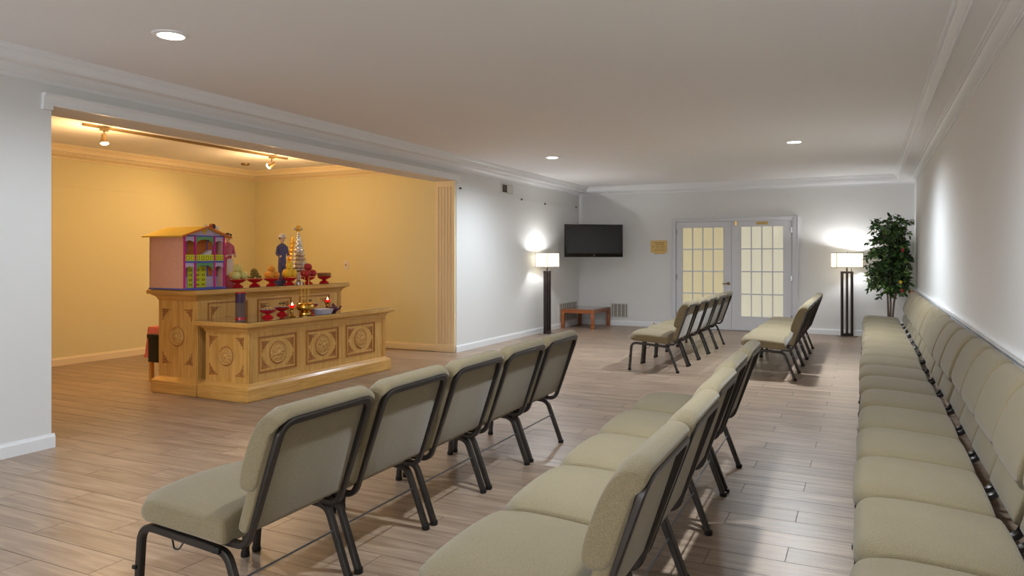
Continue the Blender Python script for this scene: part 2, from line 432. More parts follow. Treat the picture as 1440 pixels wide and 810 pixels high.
for r, nm in ((room, ''), (alc, 'alcove ')):
    ring_sweep(soff, *r, ('left', 'right', 'back', 'front'), M['ceil'], nm+'ceiling border')
    TM = M['alcove_trim' if nm else 'trim']
    ring_sweep(crown, *r, ('left', 'right', 'back', 'front'), TM, nm+'crown moulding')
    ring_sweep(stepm, *r, ('left', 'right', 'back', 'front'), TM, nm+'ceiling step moulding')
# baseboards
BP = [(0, 0), (.016, 0), (.016, .078), (.012, .088), (.008, .092), (.006, .102), (0, .102)]
def base_run(name, kind, x, y, a0, a1, sgn, prof=BP, mat='trim', label=None):
    bm = bm_new()
    if kind == 'y': poly_prism(bm, [(x+sgn*d, z) for d, z in prof], 1, a0, a1)       # along y on wall x
    else:
        A = [bm.verts.new((a0, y+sgn*d, z)) for d, z in prof]; B = [bm.verts.new((a1, y+sgn*d, z)) for d, z in prof]; n = len(prof)
        for i in range(n): bm.faces.new((A[i], A[(i+1) % n], B[(i+1) % n], B[i]))
        bm.faces.new(A); bm.faces.new(B[::-1])
    return struct(name, bm, M[mat], sharp=18, label=label)
base_run('baseboard_left', 'y', XL, 0, YF, OY0+.02, 1)
base_run('baseboard_left', 'y', XL, 0, OY1-.02, YB, 1)
base_run('baseboard_back', 'x', 0, YB, XL+.017, -3.42, -1)
base_run('baseboard_back', 'x', 0, YB, -1.11, XR-.017, -1)
base_run('baseboard_right', 'y', XR, 0, YF, YB, -1)
base_run('baseboard_alcove_back', 'y', NX, 0, NY0, NY1, 1, mat='alcove_trim')
base_run('baseboard_alcove_right', 'x', 0, NY1, NX+.017, XN, -1, mat='alcove_trim')
# chair rail on the right wall
CR = [(0, .80), (.012, .80), (.016, .812), (.014, .824), (.022, .832), (.026, .846), (.024, .856), (.030, .862), (.030, .872), (0, .872)]
base_run('trim_40', 'y', XR, 0, YF, YB-.02, -1, CR, label='white chair rail along the right wall')
# thin picture strips on the walls
base_run('trim_41', 'y', NX, 0, NY0, NY1, 1, [(0, 2.30), (.005, 2.30), (.005, 2.312), (0, 2.312)], 'alcove', 'thin picture strip on the alcove back wall')
# header over the opening
bm = bm_new()
HP = [(0, 2.50), (.028, 2.50), (.028, 2.515), (.022, 2.520), (.026, 2.545), (.036, 2.565), (.048, 2.574), (.050, 2.586), (0, 2.586)]
poly_prism(bm, [(XL+d, z) for d, z in HP], 1, OY0-.07, OY1+.06)
box(bm, XL, XL+.03, OY0-.075, OY0-.004, 2.468, 2.502); box(bm, XL, XL+.03, OY1+.004, OY1+.065, 2.468, 2.502)
struct('trim_42', bm, M['trim'], label='white cove header over the alcove opening', sharp=18)
# pilasters: fluted jamb faces
def pilaster(ysurf, sgn, n):
    x0, x1 = XN+.02, XL-.015; w = x1-x0; dep = .03
    pts = [(x0, 0), (x0, dep)]
    nf = 5; m = .035; fw = (w-2*m)/nf
    for i in range(nf):
        a = x0+m+i*fw
        pts += [(a+.008, dep)]
        for k in range(1, 6):
            t = k/6; pts.append((a+.008+(fw-.016)*t, dep-.022*math.sin(PI*t)))
        pts += [(a+fw-.008, dep)]
    pts += [(x1, dep), (x1, 0)]
    bm = bm_new()
    q = [(x, ysurf+sgn*d) for x, d in pts]
    poly_prism(bm, q, 2, .11, 2.42)
    box(bm, x0-.004, x1+.004, min(ysurf, ysurf+sgn*.038), max(ysurf, ysurf+sgn*.038), 0, .115)
    box(bm, x0, x1, min(ysurf, ysurf+sgn*.03), max(ysurf, ysurf+sgn*.03), 2.42, OZ-.012)
    box(bm, x0-.004, x1+.004, min(ysurf, ysurf+sgn*.036), max(ysurf, ysurf+sgn*.036), OZ-.016, OZ)
    struct('trim_%d' % n, bm, M['alcove_trim'], label='fluted pilaster lining the %s jamb of the alcove opening' % ('right' if sgn < 0 else 'left'), sharp=15)
pilaster(OY1, -1, 43); 

# two unseen glowing panels shaped as windows, added to brighten the room
M['fillpane'] = simple('added_fill_pane', srgb(235, 238, 245), .5, emit=(.80, .89, 1, 1), es=FILL_E)  # emissive fill for the room, no real window behind it
for n, xc in ((1, -4.0), (2, -1.0)):
    bm = bm_new()
    for q in ((-.9, -.82, .9, 2.2), (.82, .9, .9, 2.2), (-.9, .9, .9, .98), (-.9, .9, 2.12, 2.2), (-.03, .03, .98, 2.12)): box(bm, xc+q[0], xc+q[1], YF, YF+.04, q[2], q[3])
    w_ = struct('fill_window_%d' % n, bm, M['trim'], smooth=False)
    for s_ in (-1, 1):
        bm = bm_new(); box(bm, xc+min(s_*.03, s_*.82), xc+max(s_*.03, s_*.82), YF+.005, YF+.012, .98, 2.12); obj('pane', bm, M['fillpane'], w_, smooth=False)

# ------------------------------------------------------------------ floor planks
PL, PH, G = 1.042, .1853, .0036
offs = {0: -.67, 1: -.335, 2: -1.0}
def prj(x, y):
    c, s = math.cos(YAW), math.sin(YAW); Z = -s*x+c*y
    if Z < .8: return None
    return 720+1025*(c*x+s*y)/Z, 360.5+1025*1.4/Z
cands = []
r = -22
while .03+PH*r < YB:
    ya, yb = .03+PH*r, .03+PH*(r+1)
    ya, yb = max(ya, YF), min(yb, YB); r += 1
    if yb-ya < .01: continue
    xmin, xmax = XL, XR
    if ya >= OY0-.02 and yb <= OY1+.02: xmin = NX
    k0 = offs[(r-1) % 3]
    k = math.floor((xmin-k0)/PL)
    while k0+PL*k < xmax:
        xa, xb = max(xmin, k0+PL*k), min(xmax, k0+PL*(k+1)); k += 1
        if xb-xa < .02: continue
        cands.append((xa, xb, ya, yb))
    if NY0 < ya and xmin == XL and yb < NY1: cands.append((NX, XN, ya, yb))
def score(c):
    P = [prj(x, y) for x, y in ((c[0], c[2]), (c[1], c[2]), (c[1], c[3]), (c[0], c[3]))]
    if any(p is None for p in P): return 0
    if all(p[0] < 0 for p in P) or all(p[0] > 1440 for p in P) or all(p[1] > 810 for p in P): return 0
    if min(p[0] for p in P) > 1215: return 0
    P = [(min(max(p[0], 0), 1440), min(p[1], 810)) for p in P]
    return abs(sum(P[i][0]*P[(i+1) % 4][1]-P[(i+1) % 4][0]*P[i][1] for i in range(4)))/2
cands.sort(key=score, reverse=True)
cache = {}
for c in cands[:296]:
    w, h = round(c[1]-c[0], 3), round(c[3]-c[2], 3)
    if (w, h) not in cache:
        bm = bm_new(); box(bm, -w/2+G/2, w/2-G/2, -h/2+G/2, h/2-G/2, -.012, 0); cache[(w, h)] = mesh('plank', bm, M['plank'], smooth=False)
    o = obj('plank', cache[(w, h)], None, floor); o.location = ((c[0]+c[1])/2, (c[2]+c[3])/2, 0)
bm = bm_new()
for c in cands[296:]: box(bm, c[0]+G/2, c[1]-G/2, c[2]+G/2, c[3]-G/2, -.012, 0)
o = obj('planks', bm, M['plank'], floor, smooth=False); o['kind'] = 'stuff'

# ------------------------------------------------------------------ chairs
SEC = rrect(.032, .028, .005, 1)
def make_chair():
    t = thing('banquet_chair', '', 'chair')
    # seat
    prof = smooth_poly([(.115, .340), (.56, .366), (.592, .372), (.604, .395), (.598, .425), (.565, .452), (.50, .461), (.36, .457), (.22, .446), (.13, .438), (.108, .425), (.104, .38), (.106, .345)], 2)
    def wseat(c, t):
        a = max(0, (t-.68)/.32)
        return Vector((c.x-.075*a**2.4*max(0, min(1, (c.x-.15)/.45)), c.y, c.z-.014*a**2*max(0, min(1, (c.z-.37)/.07))))
    bm = bm_new(); pillow(bm, prof, -.314, .314, .022, 5, 12, .026, wseat); obj('seat', bm, M['fabric'], t, sharp=80)
    # back: reclined frame coordinates
    P0 = Vector((.035, 0, .335)); U = Vector((-.3107, 0, .951)); Nn = Vector((.951, 0, .3107))
    R = lambda n, u: ((P0+Nn*n+U*u).x, (P0+Nn*n+U*u).z)
    prof = smooth_poly([R(.004, .215), R(.05, .190), (R(.080, .20)), R(.092, .25), R(.094, .34), R(.088, .44), R(.074, .50), R(.050, .535), R(.01, .544), R(-.014, .534), R(-.020, .512), R(-.004, .498), R(.002, .46), R(.002, .30)], 2)
    def wback(c, t):
        a = max(0, (t-.70)/.30); q = max(0, min(1, (c.z-.55)/.30)); w = max(0, min(1, (.62-c.z)/.1))
        return c - U*(.044*a**2.4*q) + U*(.02*a**2*w)
    bm = bm_new(); pillow(bm, prof, -.302, .302, .017, 4, 12, 0, wback, (-.3107, .951)); obj('backrest', bm, M['fabric'], t, sharp=80)
    prof = smooth_poly([R(.004, .055), R(.04, .055), R(.046, .08), R(.046, .26), R(.04, .30), R(.012, .44), R(.004, .49), R(.0, .47), R(.0, .08)], 1)
    bm = bm_new(); pillow(bm, prof, -.290, .290, .008, 2, 3, 0, None, (-.3107, .951))
    obj('back_panel', bm, M['fabric'], t, sharp=50)
    # legs and rails
    for s in (1, -1):
        y = .283*s
        full = fillet([(.592, y, .012), (.565, y, .343), (.112, y, .307), (.0, y, .012)], .07, 6)
        k1 = 8; k2 = len(full)-8
        bm = bm_new(); sweep(bm, full[:k1], SEC, (0, 1, 0)); lf = obj('leg', bm, M['steel'], t)
        bm = bm_new(); lathe(bm, [(.019, 0), (.021, .004), (.020, .024), (.0, .026)], (.592, y, 0), 10); obj('foot_cap', bm, M['black'], lf)
        bm = bm_new(); sweep(bm, full[k1-1:k2+1], SEC, (0, 1, 0)); obj('seat_rail', bm, M['steel'], t)
        bm = bm_new(); sweep(bm, full[k2:], SEC, (0, 1, 0)); lr = obj('leg', bm, M['steel'], t)
        bm = bm_new(); lathe(bm, [(.019, 0), (.021, .004), (.020, .024), (.0, .026)], (0, y, 0), 10); obj('foot_cap', bm, M['black'], lr)
    pts = [(.15, .262, .338), (.038, .262, .334)] + [((P0+U*.497).x, .262, (P0+U*.497).z), ((P0+U*.497).x, -.262, (P0+U*.497).z)] + [(.038, -.262, .334), (.15, -.262, .338)]
    pts = [Vector(p)-Nn*.012 if i in (2, 3) else Vector(p) for i, p in enumerate(pts)]
    path = fillet(pts, .062, 6)
    bm = bm_new(); sweep(bm, path, rrect(.030, .026, .005, 1), (0, 1, 0)); obj('back_frame', bm, M['steel'], t)
    # stretcher rod, gang brackets, wire hook
    bm = bm_new(); sweep(bm, [(.072, -.272, .205), (.072, .272, .205)], circ(.0045)); obj('stretcher', bm, M['rod'], t)
    for s in (1, -1):
        for q in ((.13, .165, s*.304-.006, s*.304+.006, .306, .330), (.575, .595, s*.302-.006, s*.302+.006, .17, .185)):
            bm = bm_new(); box(bm, *q); obj('gang_bracket', bm, M['black'], t, bevel=.002)
    h = fillet([(.40, .283, .335), (.395, .286, .31), (.37, .300, .285), (.345, .300, .285), (.335, .286, .31), (.33, .283, .33)], .012, 3)
    bm = bm_new(); sweep(bm, h, circ(.0036, 6)); obj('hook', bm, M['black'], t)
    return t
chair = make_chair(); first = True
ORD = ['nearest', 'second nearest', 'middle', 'fourth nearest', 'farthest']
def place(x, y, rz, label, group):
    global first
    if first:
        chair.location = (x, y, 0); chair.rotation_euler = (0, 0, rz); chair['label'] = label; chair['group'] = group; first = False
    else: dup(chair, (x, y, 0), rz, label, group)
rows = [(-2.0, -2.065, 1.925, 5.125, 'left front row before the altar', 'front left row of five chairs'),
        (-.70, -.765, 1.845, 5.045, 'middle front row beside the wall row', 'front middle row of five chairs'),
        (-2.028, -2.038, 8.68, 11.93, 'far left row before the coffee table', 'far left row of five chairs'),
        (-.718, -.728, 8.72, 11.95, 'far right row beside the floor lamp', 'far right row of five chairs')]
for xa, xb, y0, y1, lab, grp in rows:
    n = 5; p = (y1-y0)/n
    for i in range(n):
        t = (i+.5)/n; rz = PI+math.atan2(xa-xb, y1-y0)*1 + random.uniform(-.006, .006)
        xx = (-.655, -.680, -.705, -.750, -.752)[i] if 'middle front' in lab else xa+(xb-xa)*t
        place(xx+random.uniform(-.006, .006), y0+p*(i+.5), rz, 'khaki fabric chair, %s of five in the %s' % (ORD[i], lab), grp)
names = ['first', 'second', 'third', 'fourth', 'fifth', 'sixth', 'seventh', 'eighth', 'ninth', 'tenth', 'eleventh', 'twelfth', 'thirteenth', 'fourteenth', 'fifteenth', 'sixteenth', 'last']
for k in range(17):
    place(.555+random.uniform(-.010, .010), 1.96+.64*k+.32, PI+random.uniform(-.008, .008),
          'khaki chair against the right wall, %s of its row from the camera' % names[k], 'long row of chairs along the right wall')

# ------------------------------------------------------------------ recessed ceiling lights
def can(x, y, label, k=1):
    t = thing('ceiling_light', label, 'ceiling light', (x, y, HC), 0, 'recessed ceiling lights')
    bm = bm_new(); lathe(bm, [(.080, -.001), (.080, -.010), (.092, -.012), (.108, -.007), (.112, 0), (.092, .0)][:5], (0, 0, 0), 28); obj('trim_ring', bm, M['trim'], t)
    bm = bm_new(); lathe(bm, [(0, -.016), (.05, -.015), (.078, -.0115), (.079, -.006), (0, -.005)], (0, 0, 0), 28); obj('lens', bm, M['can'], t)
    light('can_glow', 'SPOT', (x, y, HC-.03), CAN_W*k, (.82, .91, 1.0), .07, (0, 0, 0), math.radians(166), .85)
can(-3.95, 3.2, 'recessed round ceiling light nearest, above the alcove side', .42)
can(-3.98, 9.5, 'recessed round ceiling light far left, before the television corner', .9)
can(-.79, 9.5, 'recessed round ceiling light far right, above the far right chairs', 1.5)
can(-.79, 3.2, 'recessed round ceiling light above the front middle chairs', .9)
can(-3.95, -2.4, 'added fill light, recessed ceiling can behind the viewpoint, left')  # this can and the next are unseen, added to raise room brightness
can(-.79, -2.4, 'added fill light, recessed ceiling can behind the viewpoint, right')

# ------------------------------------------------------------------ track lighting in the alcove
TX = -7.38
t = thing('track_light', 'brown ceiling track with two small spot heads in the alcove', 'track light', (TX, 6.4, HC))
bm = bm_new(); box(bm, -.018, .018, -1.5, 1.5, -.03, 0); obj('rail', bm, M['trackmetal'], t, bevel=.003)
for hy, aim in ((5.14, (-7.2, 5.3, 0.0)), (7.60, (-9.3, 6.9, 1.5))):
    hd = bm_new(); y = hy-6.4
    box(hd, -.02, .02, y-.04, y+.04, -.05, -.03); sweep(hd, [(0, y, -.05), (0, y, -.10)], circ(.008))
    a = Vector((TX, hy, 2.66)); d = (Vector(aim)-a).normalized()
    loc = Vector((0, y, -.13)); rotm = d.to_track_quat('Z', 'Y').to_matrix().to_4x4()
    vs = lathe(hd, [(.0, -.05), (.022, -.05), (.026, -.02), (.036, .03), (.038, .05), (.034, .05), (.030, .03), (0, .03)], (0, 0, 0), 16)
    xform(hd, vs, Matrix.Translation(loc) @ rotm)
    ho = obj('spot_head', hd, M['trackmetal'], t)
    lb = bm_new(); vs = lathe(lb, [(0, .036), (.036, .040), (.040, .056), (.03, .066), (0, .070)], (0, 0, 0), 16); xform(lb, vs, Matrix.Translation(loc) @ rotm)
    obj('bulb', lb, M['bulb_warm'], ho)
    q = d.to_track_quat('-Z', 'Y').to_euler()
    light('track_beam', 'SPOT', a+d*.09+Vector((0, 0, -.0)), TRACK_W*1.9, WARM, .03, q, math.radians(80), .9)
    light('alcove_fill', 'POINT', a+Vector((.0, 0, -.22)), TRACK_W*1.0, WARM, .05)  # added fill floating below the head, no lamp there
t = tag(obj('smoke_detector', (lambda b: (lathe(b, [(0, -.03), (.045, -.03), (.06, -.018), (.065, 0)], (-8.42, 8.13, HC), 24), b)[1])(bm_new()), M['trackmetal']), 'small round brown detector on the alcove ceiling', 'smoke detector')

# ------------------------------------------------------------------ altar tables
def offset_rect(bm, x0, x1, y0, y1, prof):
    """prof: list of (overhang, z) stacked rectangle loft"""
    rings = []
    for o_, z in prof: rings.append([bm.verts.new(p) for p in ((x0-o_, y0-o_, z), (x1+o_, y0-o_, z), (x1+o_, y1+o_, z), (x0-o_, y1+o_, z))])
    for A, B in zip(rings, rings[1:]):
        for i in range(4): bm.faces.new((A[i], A[(i+1) % 4], B[(i+1) % 4], B[i]))
    bm.faces.new(rings[0][::-1]); bm.faces.new(rings[-1])
def place_face(vs, face, c):
    """relief built in (u,v,w): u across, v up, w out. face 'x': normal +X, u=+Y ; face 'y': normal -Y, u=+X"""
    for v in vs:
        u, vv, w = v.co
        v.co = Vector((c[0]+w, c[1]+u, c[2]+vv)) if face == 'x' else Vector((c[0]+u, c[1]-w, c[2]+vv))
def medallion(bm, r, face, c):
    vs = []
    n = 16
    # domed disc with scalloped rim and petals
    rings = []
    for rr, w in ((1.0, 0), (1.0, .010), (.93, .016), (.84, .006), (.78, .008), (.45, .022), (.30, .016), (.26, .024), (0, .032)):
        if rr == 0: rings.append([bm.verts.new((0, 0, w))]); continue
        ring = []
        for i in range(48):
            a = 2*PI*i/48; k = 1+.05*math.cos(n*a)*(rr > .9); wd = w+(.007*math.cos(10*a+rr*6) if .4 < rr < .8 else 0)
            ring.append(bm.verts.new((r*rr*k*math.cos(a), r*rr*k*math.sin(a), wd)))
        rings.append(ring)
    for A, B in zip(rings, rings[1:]):
        for i in range(48):
            j = (i+1) % 48
            if len(B) == 1: bm.faces.new((A[i], A[j], B[0]))
            else: bm.faces.new((A[i], A[j], B[j], B[i]))
    vs = [v for q in rings for v in q]; place_face(vs, face, c)
def corner_scroll(bm, s, sx, sy, face, c):
    """carved corner spray: two tapering arms with curls"""
    vs = []
    def lump(u, v, ru, rv, w, ang):
        res = lathe(bm, [(0, -1), (.5, -.86), (.87, -.5), (1, 0), (.87, .5), (.5, .86), (0, 1)], n=8)
        ca, sa = math.cos(ang), math.sin(ang)
        for q in res:
            x, y, z = q.co; x *= ru; y *= rv; z *= w
            q.co = Vector(((u+x*ca-y*sa)*sx, (v+x*sa+y*ca)*sy, z))
        vs.extend(res)
    for u, v, a, b_, ang in ((.10, .10, .18, .14, .78), (.30, .08, .22, .075, .05), (.58, .07, .20, .060, .12), (.86, .06, .16, .040, -.12), (.08, .30, .22, .075, 1.52), (.07, .58, .20, .060, 1.45),
                            (.06, .86, .16, .040, 1.69), (.38, .26, .17, .075, .5), (.26, .40, .17, .075, 1.1), (.36, .40, .11, .055, .78), (.60, .22, .13, .06, .3), (.22, .60, .13, .06, 1.3)):
        lump(u*s, v*s, a*s, b_*s, .010, ang)
    place_face(vs, face, c)
def frame_rect(bm, w, h, t, d, face, c):
    vs = []
    for (u0, u1, v0, v1) in ((-w/2, w/2, h/2-t, h/2), (-w/2, w/2, -h/2, -h/2+t), (-w/2, -w/2+t, -h/2+t, h/2-t), (w/2-t, w/2, -h/2+t, h/2-t)):
        vs += box(bm, u0, u1, v0, v1, 0, d)
    place_face(vs, face, c)
def carved(parent, face, c, w, h, framed=True, R=None, cs=None, label=None):
    bm = bm_new(); R = R or min(w, h)*.25; rim = bm_new(); vs = lathe(rim, [(R*1.10, 0), (R*1.12, .004), (R*1.06, .007), (R*1.0, .005), (R*.98, 0)], (0, 0, 0), 36); place_face(vs, face, c); cs = cs or min(w, h)*.27
    nm = 'carved_panel' if framed else 'carving'
    if framed:
        frame_rect(bm, w, h, .012, .010, face, c); frame_rect(bm, w-.03, h-.03, .005, .004, face, c)
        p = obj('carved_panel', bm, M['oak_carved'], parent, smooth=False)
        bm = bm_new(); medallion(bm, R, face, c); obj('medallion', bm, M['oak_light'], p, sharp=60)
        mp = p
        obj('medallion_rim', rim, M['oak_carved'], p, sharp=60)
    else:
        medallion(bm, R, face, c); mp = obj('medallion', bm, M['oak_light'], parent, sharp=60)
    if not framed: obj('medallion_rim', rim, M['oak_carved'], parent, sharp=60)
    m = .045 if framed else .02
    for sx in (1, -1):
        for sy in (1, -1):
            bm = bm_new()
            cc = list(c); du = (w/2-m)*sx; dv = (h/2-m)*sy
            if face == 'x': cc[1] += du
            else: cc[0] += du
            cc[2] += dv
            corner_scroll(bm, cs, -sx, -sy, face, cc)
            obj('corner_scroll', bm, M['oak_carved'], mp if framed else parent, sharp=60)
def altar(name, label, x0, x1, y0, y1, H, glass):
    t = thing(name, label, 'altar')
    i = .055
    bm = bm_new(); box(bm, x0+i, x1-i, y0+i, y1-i, .12, H-.05); obj('body', bm, M['oak'], t, smooth=False)
    bm = bm_new(); offset_rect(bm, x0, x1, y0, y1, [(-.012, .0), (-.012, .012), (0, .012), (0, .128), (-.006, .136), (-.014, .140), (-.022, .150), (-.040, .158), (-.048, .166), (-.05, .172)])
    obj('plinth', bm, M['oak_h'], t, sharp=10)
    bm = bm_new(); offset_rect(bm, x0, x1, y0, y1, [(-.058, H-.115), (-.048, H-.112), (-.044, H-.095), (-.030, H-.075), (-.006, H-.060), (.0, H-.056), (.0, H-.052), (.024, H-.050), (.028, H-.044), (.028, H-.012), (.022, H-.006), (.0, H-.005), (-.01, H-.005)])
    obj('top', bm, M['oak_h'], t, sharp=10)
    if glass:
        bm = bm_new(); box(bm, x0-.02, x1+.02, y0-.02, y1+.02, H-.006, H); obj('glass_sheet', bm, M['topglass'], t, smooth=False)
    # fluted corner posts
    for cy in (y0+i, y1-i):
        bm = bm_new()
        s = 1 if cy < (y0+y1)/2 else -1
        for k in range(3):
            yy = cy+s*(.004+.022*k); box(bm, x1-i-.002, x1-i+.012, min(yy, yy+s*.013), max(yy, yy+s*.013), .172, H-.115)
        obj('corner_post', bm, M['oak'], t, bevel=.003)
    return t
A1 = altar('altar_table', 'tall golden oak altar cabinet holding the paper house and fruit', -6.635, -5.975, 5.13, 7.46, 1.065, True)
A2 = altar('altar_table', 'low golden oak altar cabinet with glass top, in front of the tall one', -5.955, -5.285, 5.13, 7.46, .77, True)
xf = -5.285-.055
for ya, yb in ((5.32, 5.85), (5.995, 6.52), (6.655, 7.19)):
    carved(A2, 'x', (xf, (ya+yb)/2, .432), yb-ya, .362, R=.105, cs=.115)
xt = -5.975-.055
for ya, yb in ((5.32, 5.85), (5.995, 6.52), (6.655, 7.19)):
    carved(A1, 'x', (xt, (ya+yb)/2, .64), yb-ya, .58, R=.12, cs=.12)
carved(A2, 'y', (-5.62, 5.185, .425), .50, .42, False, .088, .115)
carved(A1, 'y', (-6.305, 5.185, .585), .47, .60, False, .092, .12)

# pink cloth box and black box behind the altar
t = thing('side_stand', 'small wooden stand draped with pink floral cloth behind the altar', 'stand', (-7.07, 5.73, 0))
bm = bm_new(); box(bm, -.17, .17, -.15, .15, .57, .60); obj('top', bm, M['oak_h'], t, bevel=.004)
for sx in (-1, 1):
    for sy in (-1, 1):
        bm = bm_new(); box(bm, sx*.155-.02, sx*.155+.02, sy*.13-.02, sy*.13+.02, 0, .57); obj('leg', bm, M['oak'], t, bevel=.002)
bm = bm_new(); offset_rect(bm, -.175, .175, -.155, .155, [(.035, .27), (.024, .32), (.012, .46), (.006, .58), (.0, .61), (-.01, .613)]); obj('cloth', bm, M['pinkbox'], t)
bm = bm_new(); box(bm, -7.10, -6.90, 5.46, 5.53, .24, .50); box(bm, -7.11, -6.89, 5.45, 5.535, .50, .545)
tag(obj('black_box', bm, M['black'], bevel=.003), 'black plastic box hanging behind the tall altar beside the pink cloth', 'box')

# ------------------------------------------------------------------ paper house
def paper_house():
    t = thing('paper_house', 'pink paper offering house with yellow roof and balcony, on the altar left end', 'paper house', (-6.10, 5.34, 1.066))
    w, d, e, rg = .255, .49, .545, .640     # half width (y), depth (-x), eave, ridge
    bm = bm_new(); box(bm, -d, .0, -w, -w+.008, .012, e); obj('side_wall', bm, M['pinkwall'], t, smooth=False)
    bm = bm_new(); box(bm, -d, .0, w-.008, w, .012, e); obj('side_wall', bm, M['pinkwall'], t, smooth=False)
    bm = bm_new(); poly_prism(bm, [(-w, .012), (w, .012), (w, e), (0, rg-.01), (-w, e)], 0, -d, -d+.008); obj('rear_wall', bm, M['lav'], t, smooth=False)
    bm = bm_new(); box(bm, -d-.005, .025, -w-.005, w+.005, 0, .014); obj('base', bm, M['blue'], t, smooth=False)
    bm = bm_new(); poly_prism(bm, [(-w, e-.003), (w, e-.003), (0, rg-.012)], 0, -.02, .002); obj('gable', bm, M['lav'], t, smooth=False)
    bm = bm_new(); poly_prism(bm, [(-.035, e+.055), (0, e+.012), (.035, e+.055), (0, e+.075)], 0, .002, .006); obj('gable_crest', bm, M['yellow'], t, smooth=False)
    for s in (-1, 1):
        bm = bm_new(); poly_prism(bm, [(s*0, rg), (s*(w+.055), e-.006), (s*(w+.055), e-.018), (s*0, rg-.012)], 0, -d-.05, .05); obj('roof_slope', bm, M['roofyel'], t, smooth=False)
        bm = bm_new(); poly_prism(bm, [(s*0, rg+.002), (s*(w+.057), e-.004), (s*(w+.057), e-.024), (s*0, rg-.018)], 0, .05, .058); obj('barge_board', bm, M['orange'], t, smooth=False)
    # rooms recessed behind the facade
    rx = -.085
    for z0, z1 in ((.014, .275), (.29, e)):
        bm = bm_new(); box(bm, rx-.006, rx, -w+.01, w-.01, z0, z1); obj('room_wall', bm, M['lav'] if z0 < .1 else M['orange'], t, smooth=False)
    bm = bm_new(); box(bm, -d+.01, .02, -w+.008, w-.008, .274, .288); obj('upper_floor', bm, M['blue'], t, smooth=False)
    for y in (-.248, -.118, .122, .248):
        bm = bm_new(); box(bm, .0, .014, y-.008, y+.008, .014, e); obj('post', bm, M['magenta'], t, smooth=False)
    bm = bm_new(); box(bm, -.002, .012, -w, w, e-.01, e+.002); box(bm, .0, .013, -w, w, .268, .280); obj('beam', bm, M['blue'], t, smooth=False)
    for ya, yb in ((-.238, -.126), (-.110, .114), (.130, .238)):
        bm = bm_new(); box(bm, .006, .010, ya, yb, .284, .350)
        p = obj('balcony_panel', bm, M['lime'], t, smooth=False)
        n = max(1, round((yb-ya)/.055)); bm = bm_new()
        for k in range(n):
            c = ya+(yb-ya)*(k+.5)/n
            for q in ((-.018, -.012), (.012, .018)): box(bm, .010, .0125, c+q[0], c+q[1], .297, .337)
            box(bm, .010, .0125, c-.012, c+.012, .297, .302); box(bm, .010, .0125, c-.012, c+.012, .332, .337)
        obj('lattice', bm, M['ochre'], p, smooth=False)['kind'] = 'stuff'
    for zt in (.270, e-.012):
        bm = bm_new(); poly_prism(bm, [(-.11, zt), (-.11, zt-.085), (-.095, zt-.075), (-.085, zt-.045), (-.06, zt-.04), (-.045, zt-.028), (.05, zt-.028), (.065, zt-.04), (.088, zt-.045), (.10, zt-.075), (.114, zt-.085), (.114, zt)], 0, .002, .006)
        obj('valance', bm, M['green'], t, smooth=False)
        for s in (-1, 1):
            c = s*.184; bm = bm_new(); poly_prism(bm, [(c-.055, zt), (c-.055, zt-.055), (c-.03, zt-.045), (c, zt-.036), (c+.03, zt-.045), (c+.055, zt-.055), (c+.055, zt)], 0, .002, .006)
            obj('side_valance', bm, M['lav'], t, smooth=False)
    # lower doors and windows
    for ya, yb in ((-.135, -.075), (-.045, .022), (.024, .090)):
        bm = bm_new(); box(bm, rx, rx+.008, ya, yb, .014, .232); p = obj('door_leaf', bm, M['lime'], t, smooth=False)
        bm = bm_new()
        for k in range(4):
            for yy in (ya+.012, ya+.034):
                box(bm, rx+.008, rx+.010, yy, yy+.014, .030+k*.05, .056+k*.05)
        obj('pattern', bm, M['ochre'], p, smooth=False)['kind'] = 'stuff'
    for z0, z1 in ((.125, .235), (.385, .50)):
        for ya, yb in ((-.185, -.145), (.105, .175), (.20, .24)):
            bm = bm_new(); box(bm, rx+.001, rx+.008, ya, yb, z0, z1); p = obj('small_window', bm, M['blue'], t, smooth=False)
            bm = bm_new(); box(bm, rx+.008, rx+.010, ya+.008, yb-.008, z0+.008, z1-.008); obj('pane', bm, M['orange'], p, smooth=False)
    bm = bm_new(); box(bm, -.08, -.01, -.08, .11, .288, .325); poly_prism(bm, [(-.06, .325), (.11, .325), (.11, .40), (.07, .38), (.0, .345)], 0, -.075, -.02)
    obj('bed', bm, M['white'], t, smooth=False)
    # paper flowers on the ridge
    bm = bm_new()
    for k, (x, y, z) in enumerate(((.02, .065, rg+.012), (.0, .09, rg-.015))):
        ico(bm, (x, y, z), .022, 2, (.5, 1, 1))
    obj('ridge_flowers', bm, M['orange'], t)
    bm = bm_new(); ico(bm, (.0, .165, rg-.010), .028, 2, (.4, 1, .8)); ico(bm, (.0, .02, rg+.008), .018, 2, (.4, 1, .8)); obj('ridge_flowers', bm, M['white'], t)
    bm = bm_new(); ico(bm, (.0, .118, rg+.004), .030, 2, (.4, 1, 1)); obj('ridge_flowers', bm, M['purple'], t)
paper_house()

